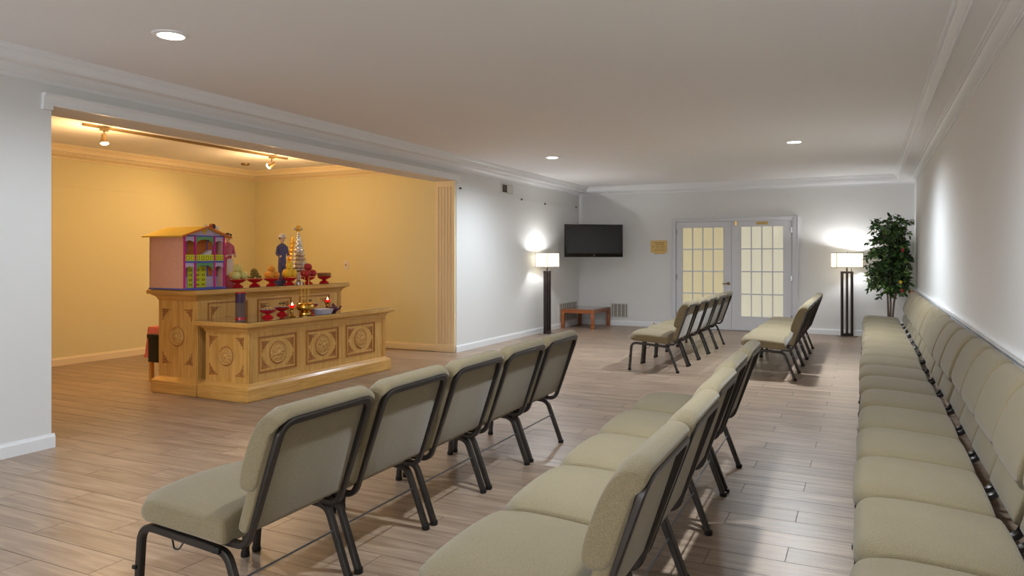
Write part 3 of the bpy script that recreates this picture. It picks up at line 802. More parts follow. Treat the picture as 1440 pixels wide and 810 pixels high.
# ------------------------------------------------------------------ paper attendants
def figure(loc, h, rz, body_m, skirt, hat, label):
    t = thing('paper_figure', label, 'figurine', loc, rz)
    u = h/7.4                                    # head unit; faces local +x
    bm = bm_new()
    if skirt: prof = [(.0, 0), (.9, 0), (.92, .3), (.80, 2.0), (.62, 3.4), (.50, 4.0), (.62, 4.8), (.68, 5.5), (.60, 5.9), (.25, 6.15), (.2, 6.3), (0, 6.3)]
    else: prof = [(0, 2.6), (.62, 2.6), (.60, 3.4), (.55, 4.1), (.66, 5.0), (.70, 5.6), (.60, 5.95), (.25, 6.15), (.2, 6.3), (0, 6.3)]
    lathe(bm, [(r_*u, z*u) for r_, z in prof], (0, 0, 0), 20, .62, 1.05)
    if not skirt:
        for s in (-1, 1):
            vs = lathe(bm, [(0, 0), (.30*u, 0), (.30*u, .2*u), (.27*u, 1.4*u), (.34*u, 2.8*u), (0, 2.9*u)], (0, s*.32*u, 0), 14)
    for s in (-1, 1):   # arms bent forward
        path = fillet([(0, s*.68*u, 5.75*u), (.02*u, s*.92*u, 4.6*u), (.75*u, s*.70*u, 4.25*u)], .3*u, 4)
        sweep(bm, path, circ(.20*u, 8))
    obj('robe' if skirt else 'suit', bm, body_m, t, sharp=60)
    bm = bm_new(); ico(bm, (.02*u, 0, 6.85*u), .48*u, 3, (.85, .80, 1.08)); ico(bm, (.44*u, 0, 6.80*u), .08*u, 1); lathe(bm, [(.16*u, 6.0*u), (.16*u, 6.5*u)], n=10)
    for s in (-1, 1): ico(bm, (0, s*.39*u, 6.85*u), .09*u, 1); ico(bm, (.86*u, s*.68*u, 4.22*u), .17*u, 2)
    hd = obj('head', bm, M['skin'], t)
    bm = bm_new()
    for s in (-1, 1): ico(bm, (.40*u, s*.15*u, 6.92*u), .05*u, 1)
    box(bm, .38*u, .44*u, -.10*u, .10*u, 6.58*u, 6.62*u); obj('face_print', bm, M['hair'], hd)
    bm = bm_new(); vs = ico(bm, (-.06*u, 0, 7.0*u), .52*u, 3, (.85, .86, .98))
    bmesh.ops.delete(bm, geom=[v for v in bm.verts if v.co.z < 6.72*u or (v.co.x > .20*u and v.co.z < 7.15*u)], context='VERTS')
    obj('hair', bm, M['hair'], t)
    if hat:
        bm = bm_new(); lathe(bm, [(0, 7.1*u), (.85*u, 7.1*u), (.85*u, 7.16*u), (.46*u, 7.2*u), (.44*u, 7.55*u), (.3*u, 7.65*u), (0, 7.66*u)], n=20); obj('hat', bm, M['white'], t)
    else:
        bm = bm_new()
        for s in (-1, 1): ico(bm, (-.05*u, s*.42*u, 7.2*u), .2*u, 2)
        obj('hair_buns', bm, M['hair'], t)
        bm = bm_new(); box(bm, .42*u, .95*u, -.7*u, .7*u, 4.35*u, 4.45*u); obj('tray', bm, M['white'], t)
        bm = bm_new(); poly_prism(bm, [(-.55*u, 1.6*u), (.55*u, 1.6*u), (.42*u, 3.9*u), (-.42*u, 3.9*u)], 0, .56*u, .60*u); obj('apron', bm, M['white'], t)
figure((-6.33, 5.86, 1.066), .585, -.25, M['rose'], True, False, 'pink robed paper attendant with tray beside the paper house')
figure((-6.30, 6.66, 1.066), .585, -.35, M['navy'], False, True, 'paper attendant in dark blue suit and white hat beside the foil cones')

# foil cones
def cone(loc, r, h, zb, mat, label, bands):
    t = thing('foil_cone', label, 'offering', loc)
    bm = bm_new(); lathe(bm, [(0, 0), (r*.62, 0), (r*.62, .02), (r*.35, .04), (r*.30, zb-.04), (r*.8, zb-.015), (r*.8, zb)], n=24); obj('stand', bm, mat, t)
    bm = bm_new(); prof = [(0, zb)]
    for k in range(bands):
        a, b_ = k/bands, (k+1)/bands
        ra, rb = r*(1-a)+.012*a, r*(1-b_)+.012*b_
        prof += [(ra*.94, zb+h*a), (ra*1.03, zb+h*(a+.25/bands)), (rb*1.02, zb+h*(a+.8/bands))]
    prof += [(.01, zb+h), (0, zb+h)]
    lathe(bm, prof, n=28); obj('cone', bm, mat, t, sharp=50)
    bm = bm_new()
    for k in range(bands):
        rr = r*(1-(k+.4)/bands)+.008; zz = zb+h*(k+.45)/bands; n = max(5, int(rr*2*PI/.022))
        for i in range(n):
            a = 2*PI*(i+.5*(k % 2))/n; ico(bm, (rr*math.cos(a), rr*math.sin(a), zz), .0085, 1, (1, 1, .7))
    o = obj('ingots', bm, mat, t); o['kind'] = 'stuff'
    return t
c1 = cone((-6.33, 6.97, 1.066), .112, .455, .18, M['silver'], 'silver foil cone of paper ingots standing behind the red apples', 9)
bm = bm_new()
for s in (-1, 1): ico(bm, (0, s*.02, .68), .026, 2, (.5, .8, 1.5))
obj('topper', bm, M['gold'], c1)
bm = bm_new()
for s in (-1, 1): ico(bm, (0, s*.058, .675), .022, 2, (.5, 1, .9))
obj('topper', bm, M['silver'], c1)
c2 = cone((-6.53, 7.095, 1.066), .090, .40, .18, M['gold'], 'gold foil cone half hidden behind the silver cone', 8)

# ------------------------------------------------------------------ compote dishes and fruit
def dish(x, y, z, label, s=1.0, first_d=[None]):
    if first_d[0] is None:
        t = thing('offering_dish', label, 'dish', (x, y, z), 0, 'red pedestal offering dishes')
        bm = bm_new(); lathe(bm, [(0, 0), (.062, 0), (.064, .008), (.045, .022), (.024, .036), (.022, .044), (0, .046)], n=28); obj('foot', bm, M['red'], t)
        bm = bm_new(); lathe(bm, [(0, .040), (.024, .042), (.06, .056), (.088, .076), (.096, .086), (.092, .088), (.06, .068), (0, .062)], n=28); obj('bowl', bm, M['red'], t)
        first_d[0] = t
    else: t = dup(first_d[0], (x, y, z), 0, label, 'red pedestal offering dishes')
    t.scale = (s, s, s); return t
def fruit(kind, x, y, z, r, mat, label, grp, shape=(1, 1, 1), top=None):
    t = thing(kind, label, 'fruit', (x, y, z-r*shape[2]), random.uniform(0, 6), grp)
    bm = bm_new(); vs = ico(bm, (0, 0, r*shape[2]), r, 3, shape)
    for v in vs:
        q = (v.co.z-r*shape[2])/(r*shape[2]); rr = math.hypot(v.co.x, v.co.y)/r
        if rr < .35: v.co.z -= (1 if q > 0 else -1)*(.35-rr)*r*.35
    obj('flesh', bm, mat, t, sharp=80)
    bm = bm_new(); sweep(bm, [(0, 0, r*shape[2]*1.85), (.003, 0, r*shape[2]*2.08)], circ(.0025, 6)); obj('stem', bm, M['trunk'], t)
DZ = 1.066+.088
XD = -6.12
spec = [(5.80, 'pears', 'pear', M['pear'], .050, (1, 1, .92)), (6.045, None, None, None, 0, 0), (6.30, 'oranges', 'orange', M['orangefruit'], .043, (1, 1, .95)),
        (6.585, 'mangoes', 'mango', M['mango'], .043, (1, .85, 1.25)), (6.905, 'apples', 'apple', M['apple'], .050, (1, 1, .92)), (7.20, None, None, None, 0, 0)]
dn = ['holding pale pears', 'holding a longan bunch', 'holding oranges', 'holding yellow mangoes', 'holding red apples', 'holding a flat brown cake']
for i, (y, pl, kd, mt, r, sh) in enumerate(spec):
    dish(XD, y, 1.066, 'red pedestal dish %s on the tall altar' % dn[i], .95)
    if kd:
        w = {'pear': 'pale green-yellow', 'orange': 'round bright', 'mango': 'yellow', 'apple': 'dark red'}[kd]; hz = r*sh[2]; R_ = 1.17*r
        for k, pos in enumerate(('front left', 'front right', 'rear')):
            a = (-PI/3, PI/3, PI)[k]
            fruit(kd, XD+R_*math.cos(a), y+R_*math.sin(a), DZ-.006+hz, r, mt, '%s %s, %s of the lower three in its red dish' % (w, kd, pos), '%s in a red dish' % pl, sh)
        fruit(kd, XD, y, DZ-.006+hz*2.66, r, mt, '%s %s on top of the small pile in its red dish' % (w, kd), '%s in a red dish' % pl, sh)
bm = bm_new()
for k in range(90):
    a = random.uniform(0, 2*PI); h = random.random(); rr = .072*(1-h)**.6*random.uniform(.3, 1)
    ico(bm, (rr*math.cos(a), rr*math.sin(a)*1.05-.012*h, .012+h*.095), .0125, 1)
o = obj('longan_bunch', bm, M['longan']); o.location = (XD, 6.045, DZ-.004); tag(o, 'brown-green bunch of small longans heaped in a red dish', 'fruit', kind='stuff')
bm = bm_new(); lathe(bm, [(0, 0), (.070, 0), (.082, .010), (.084, .038), (.078, .046), (.04, .048), (0, .046)], n=28)
o = obj('cake', bm, M['cake']); o.location = (XD, 7.20, DZ-.006); tag(o, 'flat round brown cake in the rightmost red dish', 'cake')
# boxed pair of shoes / small speaker hints between dishes on the tall altar
for (x, y, s, m_, lb) in ((-6.30, 6.50, (.05, .05, .05), 'navy', 'small patterned dark paper box behind the mango dish'), (-6.20, 5.70, (0, 0, 0), 'white', None)):
    if not lb: continue
    bm = bm_new(); box(bm, -s[0], s[0], -s[1], s[1], 0, s[2]); box(bm, -s[0]*1.05, s[0]*1.05, -s[1]*1.05, s[1]*1.05, s[2]*.7, s[2]*1.04)
    o = obj('paper_box', bm, M[m_]); o.location = (-6.22, 6.46, 1.066); tag(o, lb, 'box')

# ------------------------------------------------------------------ low altar top
LZ = .771
t = thing('incense_tube', 'clear tube of incense sticks with red end caps', 'incense holder', (-5.70, 5.44, LZ))
bm = bm_new(); lathe(bm, [(0, 0), (.052, 0), (.052, .012), (.05, .014), (0, .014)], n=24); obj('base_cap', bm, M['red'], t)
bm = bm_new(); lathe(bm, [(0, .256), (.052, .256), (.052, .268), (0, .270)], n=24); obj('top_cap', bm, M['red'], t)
bm = bm_new()
for k in range(22):
    a = 2*PI*k/22; lathe(bm, [(.006, .015), (.006, .175)], (.040*math.cos(a), .040*math.sin(a), 0), 6)
o = obj('incense_sticks', bm, M['incense'], t); o['kind'] = 'stuff'
bm = bm_new(); lathe(bm, [(.0485, .16), (.0495, .16), (.0495, .255), (.0485, .255)], n=24); obj('label_band', bm, M['incp'], t)
bm = bm_new(); lathe(bm, [(.050, .014), (.0505, .014), (.0505, .256), (.050, .256)], n=24); obj('tube', bm, M['glass'], t)
def food_dish(x, y, label, flabel, s=.9):
    dish(x, y, LZ, label, s)
    t = thing('snack_plate', flabel, 'food', (x, y, LZ+.079*s+.004))
    bm = bm_new(); lathe(bm, [(0, 0), (.05, 0), (.078, .012), (.080, .016), (.05, .006), (0, .005)], n=24); obj('plate', bm, M['ceram'], t)
    for k in range(7):
        a = k*2*PI/7; bm = bm_new(); vs = box(bm, -.024, .024, -.010, .010, 0, .016)
        xform(bm, vs, Matrix.Translation((.034*math.cos(a), .034*math.sin(a), .012)) @ Matrix.Rotation(a, 4, 'Z') @ Matrix.Rotation(.6, 4, 'Y'))
        obj('sweet', bm, M['food'], t, bevel=.003)
    bm = bm_new()
    for k in range(8): ico(bm, (random.uniform(-.02, .02), random.uniform(-.02, .02), .042+random.uniform(-.006, .012)), .014, 1, (1, 1, .6))
    obj('garnish', bm, M['foodd'], t)
food_dish(-5.52, 5.63, 'red pedestal dish with sweets, front left on the low altar', 'plate of golden sweets on the front left red dish')
food_dish(-5.66, 5.98, 'red pedestal dish standing behind the nearer candle', 'plate of sweets behind the nearer candle')
food_dish(-5.72, 6.50, 'red pedestal dish with greens, behind the brass incense bowl', 'plate of sweets and greens behind the brass bowl')
def candle(x, y, label):
    t = thing('candle_holder', label, 'candle', (x, y, LZ), 0, 'gold candle holders')
    bm = bm_new(); lathe(bm, [(0, 0), (.034, 0), (.036, .006), (.022, .014), (.010, .024), (.013, .034), (.008, .044), (.012, .060), (.008, .072), (.014, .082), (.042, .090), (.044, .094), (.010, .094), (0, .094)], n=24); obj('stand', bm, M['brass'], t)
    bm = bm_new(); lathe(bm, [(0, .094), (.018, .094), (.030, .112), (.034, .124), (.030, .124), (.0, .112)], n=24); obj('cup', bm, M['redglass'], t)
    bm = bm_new(); lathe(bm, [(0, .112), (.007, .120), (.009, .128), (.005, .140), (0, .150)], n=10); obj('flame', bm, M['flame'], t)
    light('candle_glow', 'POINT', (x, y, LZ+.16), .25, (1, .6, .25), .01)
candle(-5.36, 5.81, 'gold candle holder with lit red cup, left of the brass bowl')
candle(-5.66, 6.72, 'gold candle holder with lit red cup, right behind the brass bowl')
t = thing('incense_bowl', 'round brass incense bowl on the low altar', 'incense bowl', (-5.42, 6.075, LZ))
bm = bm_new(); lathe(bm, [(0, 0), (.060, 0), (.064, .006), (.062, .026), (.044, .036), (.05, .042), (.082, .056), (.094, .078), (.092, .098), (.080, .112), (.090, .122), (.096, .126), (.090, .128), (.078, .118), (0, .110)], n=36); obj('bowl', bm, M['brass'], t)
bm = bm_new(); lathe(bm, [(0, .108), (.078, .110), (.05, .114), (0, .116)], n=24); obj('ash', bm, simple('incense_ash', srgb(170, 150, 120), .95), t)
for k, (dy, lean, lb) in enumerate(((-.045, -.03, 'left'), (.0, -.012, 'middle'), (.05, .004, 'right'))):
    bm = bm_new(); sweep(bm, [(0, 0, 0), (0, lean, .29)], circ(.0035, 6)); o = obj('incense_stick', bm, M['stick']); o.location = (-5.42, 6.075+dy, LZ+.112)
    tag(o, 'tall yellow incense stick, %s of three in the brass bowl' % lb, 'incense stick', 'incense sticks in the brass bowl')
bm = bm_new()
rings = []
for sx, sy, z in ((.055, .075, 0), (.058, .080, .006), (.070, .098, .046), (.078, .108, .052), (.072, .101, .052), (.055, .078, .014)):
    rings.append([bm.verts.new((x, y, z)) for x, y in ((-sx, -sy), (sx, -sy), (sx, sy), (-sx, sy))])
for A_, B_ in zip(rings, rings[1:]):
    for i in range(4): bm.faces.new((A_[i], A_[(i+1) % 4], B_[(i+1) % 4], B_[i]))
bm.faces.new(rings[0][::-1]); bm.faces.new(rings[-1])
o = obj('ceramic_dish', bm, M['ceram'], sharp=20); o.location = (-5.36, 6.285, LZ); tag(o, 'rectangular pale blue ceramic dish beside the brass bowl', 'dish')
t = thing('teapot', 'small round dark purple teapot at the right of the ceramic dish', 'teapot', (-5.37, 6.47, LZ), .3)
bm = bm_new(); lathe(bm, [(0, 0), (.030, 0), (.034, .004), (.052, .026), (.056, .046), (.046, .068), (.028, .078), (0, .080)], n=28); obj('body', bm, M['purple'], t)
bm = bm_new(); lathe(bm, [(0, .078), (.028, .078), (.020, .090), (.006, .094), (.009, .104), (0, .110)], n=20); obj('lid', bm, M['purple'], t)
bm = bm_new(); sweep(bm, fillet([(.045, 0, .03), (.075, 0, .045), (.092, 0, .078)], .02, 3), circ(.009)); obj('spout', bm, M['purple'], t)
bm = bm_new(); sweep(bm, fillet([(-.045, 0, .065), (-.088, 0, .068), (-.085, 0, .022), (-.046, 0, .022)], .02, 4), circ(.006)); obj('handle', bm, M['purple'], t)
bm = bm_new(); lathe(bm, [(0, 0), (.018, 0), (.030, .03), (.028, .03), (0, .006)], n=20); o = obj('tea_cup', bm, M['redglass']); o.location = (-5.50, 6.33, LZ); tag(o, 'small red cup behind the ceramic dish', 'cup')

# ------------------------------------------------------------------ french doors on the back wall
Y0 = YB
bm = bm_new()
for x0, x1 in ((-3.415, -3.345), (-1.215, -1.12)): box(bm, x0, x1, Y0-.045, Y0, 0, 2.13)
box(bm, -3.345, -1.215, Y0-.045, Y0, 2.065, 2.13)
box(bm, -3.425, -1.11, Y0-.052, Y0, 2.118, 2.135)
for x0, x1 in ((-3.425, -3.405), (-1.13, -1.11)): box(bm, x0, x1, Y0-.052, Y0, 0, 2.13)
struct('trim_50', bm, M['door'], label='white casing around the french doors', bevel=.003)
def french(n, x0, x1, gx0, gx1, gz0, gz1, pm, hinge_left, label):
    yf, yb_ = Y0-.030, Y0-.001
    bm = bm_new()
    box(bm, x0, gx0, yf, yb_, .008, 2.06); box(bm, gx1, x1, yf, yb_, .008, 2.06)
    box(bm, gx0, gx1, yf, yb_, .008, gz0); box(bm, gx0, gx1, yf, yb_, gz1, 2.06)
    d = struct('door_%d' % n, bm, M['door'], smooth=False, label=label)
    cw, ch = (gx1-gx0)/4, (gz1-gz0)/4
    for i in range(1, 4):
        bm = bm_new(); box(bm, gx0+cw*i-.011, gx0+cw*i+.011, yf+.004, yb_, gz0, gz1); obj('muntin', bm, M['door'], d, smooth=False)
        bm = bm_new(); box(bm, gx0, gx1, yf+.005, yb_, gz0+ch*i-.011, gz0+ch*i+.011); obj('muntin', bm, M['door'], d, smooth=False)
    bm = bm_new(); box(bm, -cw/2+.010, cw/2-.010, -.003, .003, -ch/2+.010, ch/2-.010); pme = mesh('pane', bm, M[pm], smooth=False)
    for i in range(4):
        for j in range(4):
            o = obj('pane', pme, None, d); o.location = (gx0+cw*(i+.5), Y0-.010, gz0+ch*(j+.5))
    for z in (.27, 1.0, 1.88):
        x = x0-.004 if hinge_left else x1+.004
        bm = bm_new(); lathe(bm, [(0, z-.05), (.011, z-.05), (.011, z+.05), (0, z+.052)], (x, yf-.008, 0), 10); box(bm, x-.02, x+.02, yf-.004, yf, z-.048, z+.048); obj('hinge', bm, M['chrome'], d)
    return d
D1 = french(1, -3.335, -2.292, -3.22, -2.436, .265, 1.96, 'pane_l', True, 'left french door with cream curtained panes and lever handle')
D2 = french(2, -2.286, -1.222, -2.123, -1.365, .265, 1.965, 'pane_r', False, 'right french door with bright curtained panes and small brass sign')
bm = bm_new(); vs = lathe(bm, [(0, 0), (.030, 0), (.030, .006), (.022, .012), (.011, .016), (.010, .045), (0, .046)], n=20)
xform(bm, vs, Matrix.Translation((-2.345, Y0-.030, .885)) @ Matrix.Rotation(PI/2, 4, 'X'))
sweep(bm, fillet([(-2.345, Y0-.072, .885), (-2.38, Y0-.076, .887), (-2.42, Y0-.074, .878), (-2.455, Y0-.072, .886)], .03, 3), circ(.009))
obj('handle', bm, M['bronze'], D1)
bm = bm_new(); box(bm, -1.845, -1.635, Y0-.034, Y0-.030, 1.992, 2.046); p = obj('sign_plate', bm, M['plaque'], D2, smooth=False)
bm = bm_new()
for k in range(9): box(bm, -1.82+k*.019, -1.82+k*.019+.011, Y0-.0352, Y0-.034, 2.012, 2.028)
obj('engraving', bm, M['plaqued'], p, smooth=False)
bm = bm_new(); box(bm, -2.225, -2.195, Y0-.036, Y0-.030, 1.99, 2.075); box(bm, -2.220, -2.200, Y0-.042, Y0-.034, 1.99, 2.02); obj('slide_bolt', bm, M['brass'], D2, smooth=False)
t = thing('wall_plaque', 'gold rectangular plaque with notched foot on the wall left of the doors', 'plaque', (-3.69, Y0, 1.585))
bm = bm_new(); poly_prism(bm, [(-.163, .13), (.163, .13), (.163, -.105), (.115, -.105), (.115, -.135), (-.095, -.135), (-.095, -.105), (-.163, -.105)], 1, -.014, 0); obj('plate', bm, M['plaque'], t, bevel=.003)
bm = bm_new()
for k, (x0, x1, z) in enumerate(((-.09, .11, .085), (-.06, .10, .055), (-.13, -.085, .01), (-.05, .02, .015), (.04, .12, .015), (-.05, .02, -.02), (.04, .12, -.02), (-.09, .12, -.062))):
    box(bm, x0, x1, -.0155, -.014, z-.006, z+.006)
obj('engraving', bm, M['plaqued'], t, smooth=False)
t = thing('door_stop', 'small brass door stop on the back baseboard left of the doors', 'door stop', (-3.78, Y0-.017, .075))
bm = bm_new(); vs = lathe(bm, [(0, 0), (.012, 0), (.006, .01), (.006, .05), (.011, .055), (.011, .07), (0, .072)], n=12); xform(bm, vs, Matrix.Rotation(PI/2, 4, 'X')); obj('post', bm, M['brass'], t)

# ------------------------------------------------------------------ television
a, c_ = Vector((-5.19, 13.0, 0)), Vector((-4.27, 13.74, 0)); mid = (a+c_)/2; ang = math.atan2(c_.y-a.y, c_.x-a.x); tw = (c_-a).length
t = thing('television', 'black flat television on a corner wall arm above the coffee table', 'television', (mid.x, mid.y, 1.385), ang)
h = .635
bm = bm_new(); box(bm, -tw/2, tw/2, 0, .055, 0, h); obj('casing', bm, M['bezel'], t, bevel=.006)
bm = bm_new(); box(bm, -tw/2+.035, tw/2-.035, -.002, .001, .075, h-.035); obj('screen', bm, M['screen'], t, smooth=False)
bm = bm_new(); vs = lathe(bm, [(0, 0), (.018, 0), (.020, .004), (.014, .005), (.012, .003), (0, .003)], n=20); xform(bm, vs, Matrix.Translation((0, -.001, .038)) @ Matrix.Rotation(PI/2, 4, 'X')); obj('badge', bm, simple('grey_badge', srgb(90, 86, 84), .4), t)
bm = bm_new(); box(bm, -.05, .05, -.001, .001, .018, .021); obj('badge_line', bm, simple('grey_mark', srgb(80, 78, 76), .4), t)
bm = bm_new(); box(bm, -.18, .18, .055, .075, .18, .46); sweep(bm, [(0, .07, .32), (.0, .985, .32)], rrect(.05, .04, .008)); vs = box(bm, 0, .02, -.06, .06, -.08, .08); xform(bm, vs, Matrix.Rotation(-ang, 4, 'Z') @ Matrix.Translation(Matrix.Rotation(0, 4, 'Z') @ Vector((XL+.001-mid.x, 14.14-mid.y, .32))))
obj('wall_arm', bm, M['black'], t)
# ------------------------------------------------------------------ coffee table
t = thing('coffee_table', 'low reddish wooden coffee table in the left back corner', 'table', (-5.005, 13.675, 0))
hx, hy = .335, .50
bm = bm_new(); box(bm, -hx, hx, -hy, hy, .345, .375); box(bm, -hx+.01, hx-.01, -hy+.01, hy-.01, .300, .345); obj('table_frame', bm, M['table_wood'], t, bevel=.004)
bm = bm_new(); box(bm, -hx+.06, hx-.06, -hy+.06, hy-.06, .374, .3775); obj('tabletop', bm, M['table_top'], t, smooth=False)
for sx in (-1, 1):
    for sy in (-1, 1):
        bm = bm_new(); box(bm, min(sx*hx, sx*(hx-.06)), max(sx*hx, sx*(hx-.06)), min(sy*hy, sy*(hy-.06)), max(sy*hy, sy*(hy-.06)), 0, .36); obj('leg', bm, M['table_wood'], t, bevel=.003)

# ------------------------------------------------------------------ floor lamps
def lamp(x, y, rz, label, posts_label=None):
    t = thing('floor_lamp', label, 'lamp', (x, y, 0), rz, 'floor lamps')
    bm = bm_new(); box(bm, -.14, .14, -.10, .10, 0, .022); obj('base', bm, M['chrome'], t, bevel=.004)
    for px in (-.085, 0, .085):
        w_ = .016 if px else .013
        bm = bm_new(); box(bm, px-w_, px+w_, -.024, .024, .022, 1.135); obj('post', bm, M['espresso'], t, bevel=.003)
    bm = bm_new(); box(bm, -.101, .101, -.026, .026, 1.105, 1.140); box(bm, -.101, .101, -.026, .026, .022, .060); obj('crossbar', bm, M['espresso'], t, bevel=.003)
    bm = bm_new(); lathe(bm, [(0, 1.138), (.016, 1.138), (.016, 1.20), (.022, 1.205), (.022, 1.25), (0, 1.25)], n=16); obj('stem', bm, M['espresso'], t)
    bm = bm_new(); lathe(bm, [(0, 1.138), (.008, 1.138), (.008, 1.19), (0, 1.19)], (.075, 0, 0), n=10); obj('switch', bm, M['chrome'], t)
    w, d, z0, z1, th = .225, .125, 1.205, 1.462, .003
    bm = bm_new()
    box(bm, -w, w, -d, -d+th, z0, z1); box(bm, -w, w, d-th, d, z0, z1); box(bm, -w, -w+th, -d+th, d-th, z0, z1); box(bm, w-th, w, -d+th, d-th, z0, z1)
    sh = obj('lamp_shade', bm, M['shade'], t, smooth=False)
    bm = bm_new()
    for z in (z0-.002, z1-.008):
        for q in ((-w-.004, w+.004, -d-.004, -d), (-w-.004, w+.004, d, d+.004), (-w-.004, -w, -d, d), (w, w+.004, -d, d)): box(bm, *q, z, z+.010)
    for sx in (-1, 1):
        for sy in (-1, 1): box(bm, sx*w-.004, sx*w+.004, sy*d-.004, sy*d+.004, z0, z1)
    obj('shade_frame', bm, M['espresso'], sh, smooth=False)
    bm = bm_new(); sweep(bm, [(-w, 0, z1-.02), (w, 0, z1-.02)], circ(.003, 6)); lathe(bm, [(0, z1-.03), (.01, z1-.03), (.01, z1+.02), (0, z1+.025)], n=12); obj('finial', bm, M['chrome'], sh)
    bm = bm_new(); ico(bm, (0, 0, 1.31), .032, 2, (1, 1, 1.3)); obj('bulb', bm, simple('lit_bulb', (1, 1, 1, 1), .5, emit=(1, .93, .8, 1), es=8), t)
    light('lamp_glow', 'POINT', (x, y, 1.385), LAMP_W, (.95, .96, 1.0), .035)
lamp(-5.15, 12.05, math.radians(85), 'lit floor lamp with dark wooden posts by the left wall')
lamp(-.30, 13.95, math.radians(24), 'lit floor lamp with dark open posts right of the french doors')

# ------------------------------------------------------------------ ficus
def ficus():
    t = thing('potted_ficus', 'tall leafy green ficus in the right back corner', 'plant', (.36, 13.62, 0))
    bm = bm_new(); lathe(bm, [(0, 0), (.12, 0), (.13, .02), (.155, .26), (.165, .28), (.150, .28), (.14, .24), (0, .24)], n=28); obj('pot', bm, M['pot'], t)
    bm = bm_new(); lathe(bm, [(0, .238), (.141, .241), (.10, .248), (0, .25)], n=20); obj('soil', bm, M['soil'], t)
    rnd = random.Random(5)
    tips = []
    def clampp(p): return Vector((min(p.x, .37), min(p.y, .60), p.z))
    for k, (tx, ty, ln) in enumerate(((-.06, -.03, 1.82), (.10, .05, 1.85), (.02, .10, 1.6))):
        p = Vector((tx*.3, ty*.5, .24)); path = [p]
        for i in range(8):
            p = p+Vector((tx*.28+rnd.uniform(-.02, .02), ty*.2+rnd.uniform(-.02, .02), (ln-.24)/8)); path.append(p)
        bm = bm_new(); rad = [.018-.0015*i for i in range(9)]
        ps = [Vector(q) for q in path]; rr = []
        for i, q in enumerate(ps): rr.append([bm.verts.new(q+Vector((rad[i]*math.cos(a), rad[i]*math.sin(a), 0))) for a in [2*PI*j/7 for j in range(7)]])
        for A_, B_ in zip(rr, rr[1:]):
            for i in range(7): bm.faces.new((A_[i], A_[(i+1) % 7], B_[(i+1) % 7], B_[i]))
        bm.faces.new(rr[-1]); bm.faces.new(rr[0][::-1])
        obj('trunk', bm, M['trunk'], t)
        tips.append(path)
    bb = bm_new(); lf = bm_new()
    def leaf(p, d, s):
        d = d.normalized(); up = Vector((rnd.uniform(-1, 1), rnd.uniform(-1, 1), rnd.uniform(.2, 1))); sd = d.cross(up).normalized(); nn = sd.cross(d)
        P = [p, p+d*s*.35+sd*s*.24+nn*s*.05, p+d*s*.72+sd*s*.16+nn*s*.03, p+d*s-nn*s*.10, p+d*s*.72-sd*s*.16+nn*s*.03, p+d*s*.35-sd*s*.24+nn*s*.05, p+d*s*.5-nn*s*.03]
        if any(q.x > .385 or q.y > .61 for q in P): return
        V = [lf.verts.new(q) for q in P]
        for i in range(6): lf.faces.new((V[i], V[(i+1) % 6], V[6]))
    for path in tips:
        for i in range(3, 9):
            for _ in range(9 if i < 8 else 7):
                a = rnd.uniform(0, 2*PI); base = Vector(path[i])+Vector((0, 0, rnd.uniform(-.1, .1)))
                z = base.z; R = .40 if z < 1.5 else .36*(1.15-(z-1.5)*.6)
                if z < .75: R = .32
                tgt = Vector((-.02+R*math.cos(a)*rnd.uniform(.5, 1.08), R*math.sin(a)*rnd.uniform(.5, 1.0), z+rnd.uniform(.0, .26)))
                tgt = clampp(tgt); L_ = (tgt-base)
                mids = [base+L_*s+Vector((0, 0, .09*math.sin(PI*s)-.05*s*s)) for s in (0, .33, .66, 1)]
                sweep(bb, mids, circ(.0028, 4))
                for k in range(22):
                    s = .2+.8*k/21; q = base+L_*s+Vector((0, 0, .09*math.sin(PI*s)-.05*s*s))
                    dd = L_.normalized()*.5+Vector((rnd.uniform(-1, 1), rnd.uniform(-1, 1), rnd.uniform(-1.2, .2)))
                    leaf(q+Vector((rnd.uniform(-.015, .015),)*3), dd, rnd.uniform(.065, .10))
    o = obj('branches', bb, M['trunk'], t); o['kind'] = 'stuff'
    o = obj('foliage', lf, M['leaf'], t, sharp=80); o['kind'] = 'stuff'
    for x, y, z, m_ in ((.14, -.36, .985, 'yellow'), (.16, -.36, .85, 'apple'), (.17, -.30, 1.50, 'apple'), (.30, -.28, .82, 'orange')):
        bm = bm_new(); ico(bm, (x, y, z), .024, 2, (1, 1, 1.25)); o = obj('fruit_ornament', bm, M[m_], t); o['label'] = {'yellow': 'yellow round ornament', 'apple': 'red round ornament', 'orange': 'orange round ornament'}[m_]
ficus()

# ------------------------------------------------------------------ wall fittings
def grille(name, face, c, w, h, label, n, darkfrac=0, vertical=False):
    t = thing(name, label, 'vent', c)
    def B(bm, u0, u1, v0, v1, d0, d1):
        if face == 'x': box(bm, d0, d1, u0, u1, v0, v1)
        else: box(bm, u0, u1, -d1, -d0, v0, v1)
    f = .022
    bm = bm_new(); B(bm, -w/2, w/2, -h/2, h/2, 0, .002); obj('backing', bm, M['ventd'] if darkfrac == 1 else M['ventb'], t, smooth=False)
    bm = bm_new()
    for q in ((-w/2, w/2, h/2-f, h/2), (-w/2, w/2, -h/2, -h/2+f), (-w/2, -w/2+f, -h/2+f, h/2-f), (w/2-f, w/2, -h/2+f, h/2-f)): B(bm, *q, 0, .012)
    obj('vent_frame', bm, M['vent'], t, smooth=False)
    for k in range(n):
        bm = bm_new()
        if vertical:
            u = -w/2+f+(w-2*f)*(k+.5)/n; B(bm, u-.006, u+.006, -h/2+f, h/2-f, .002, .010)
        else:
            v = -h/2+f+(h-2*f)*(k+.5)/n; B(bm, -w/2+f, w/2-f, v-.004, v+.004, .002, .010)
        obj('slat', bm, M['vent'], t, smooth=False)
    return t
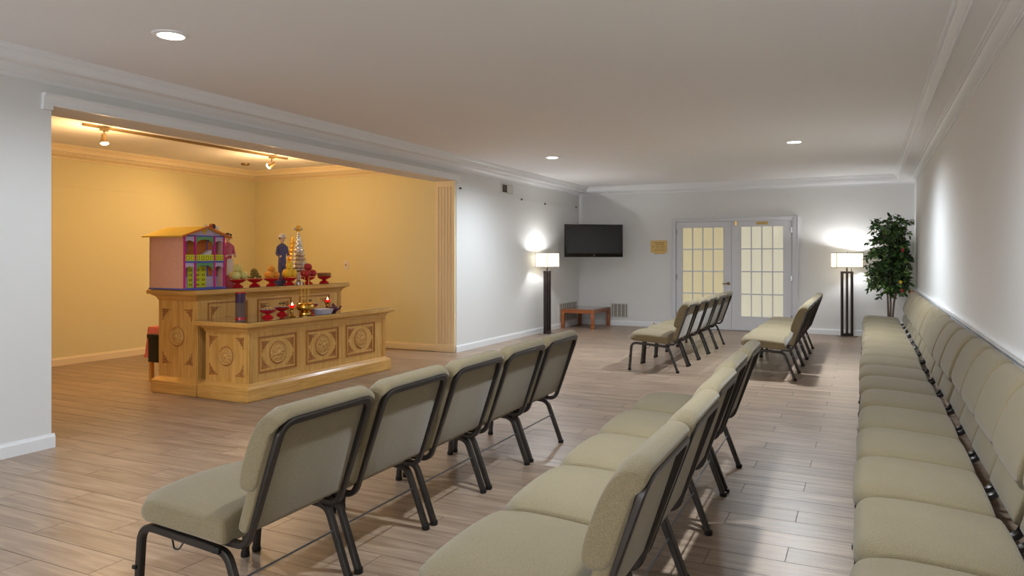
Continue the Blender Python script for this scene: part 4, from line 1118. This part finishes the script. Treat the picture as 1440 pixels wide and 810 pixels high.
t = grille('air_vent', 'x', (XL, 10.86, 2.52), .42, .17, 'small dark wall vent high on the left wall', 0, 1)
bm = bm_new(); box(bm, .002, .009, .0, .185, -.06, .06); obj('damper', bm, M['vent'], t, smooth=False)
grille('air_vent', 'x', (XL, 13.62, .30), 1.0, .38, 'wide white floor vent on the left wall behind the coffee table', 9, 2, True)
grille('air_vent', 'y', (-4.50, YB, .305), .37, .30, 'white square vent low on the back wall right of the coffee table', 4, 0, True)
for k, (y, z) in enumerate(((9.30, 2.40), (11.42, 2.385), (12.44, 2.375), (14.05, 2.41))):
    t = thing('picture_hook', 'small dark hook high on the left wall, %s along its wire' % ('nearest', 'second', 'third', 'farthest')[k], 'hook', (XL, y, z), 0, 'picture hooks on the left wall')
    bm = bm_new(); box(bm, 0, .018, -.022, .022, -.014, .014); obj('block', bm, M['ventd'], t, bevel=.003)
bm = bm_new(); sweep(bm, [(XL+.012, 9.30, 2.40), (XL+.012, 11.42, 2.385), (XL+.012, 12.44, 2.375), (XL+.012, 14.05, 2.41)], circ(.0018, 5)); tag(obj('picture_wire', bm, M['vent']), 'thin pale wire running between hooks high on the left wall', 'wire')
t = thing('light_switch', 'small light switch on the yellow alcove right wall', 'light switch', (-7.375, NY1, 1.265))
bm = bm_new(); box(bm, -.045, .045, -.009, 0, -.07, .07); obj('plate', bm, M['white'], t, bevel=.003)
bm = bm_new(); box(bm, -.008, .008, -.016, -.006, -.018, .016); obj('toggle', bm, M['cake'], t, bevel=.002)
t = thing('dome_sensor', 'small chrome dome device high on the back wall by the right corner', 'sensor', (.705, YB, 1.985))
bm = bm_new(); vs = lathe(bm, [(0, 0), (.050, 0), (.052, .012), (.042, .018), (.040, .035), (.028, .055), (0, .062)], n=24); xform(bm, vs, Matrix.Rotation(PI/2, 4, 'X')); obj('housing', bm, M['chrome'], t)
bm = bm_new(); vs = lathe(bm, [(0, .05), (.018, .052), (.012, .064), (0, .066)], n=16); xform(bm, vs, Matrix.Rotation(PI/2, 4, 'X')); obj('lens', bm, M['black'], t)
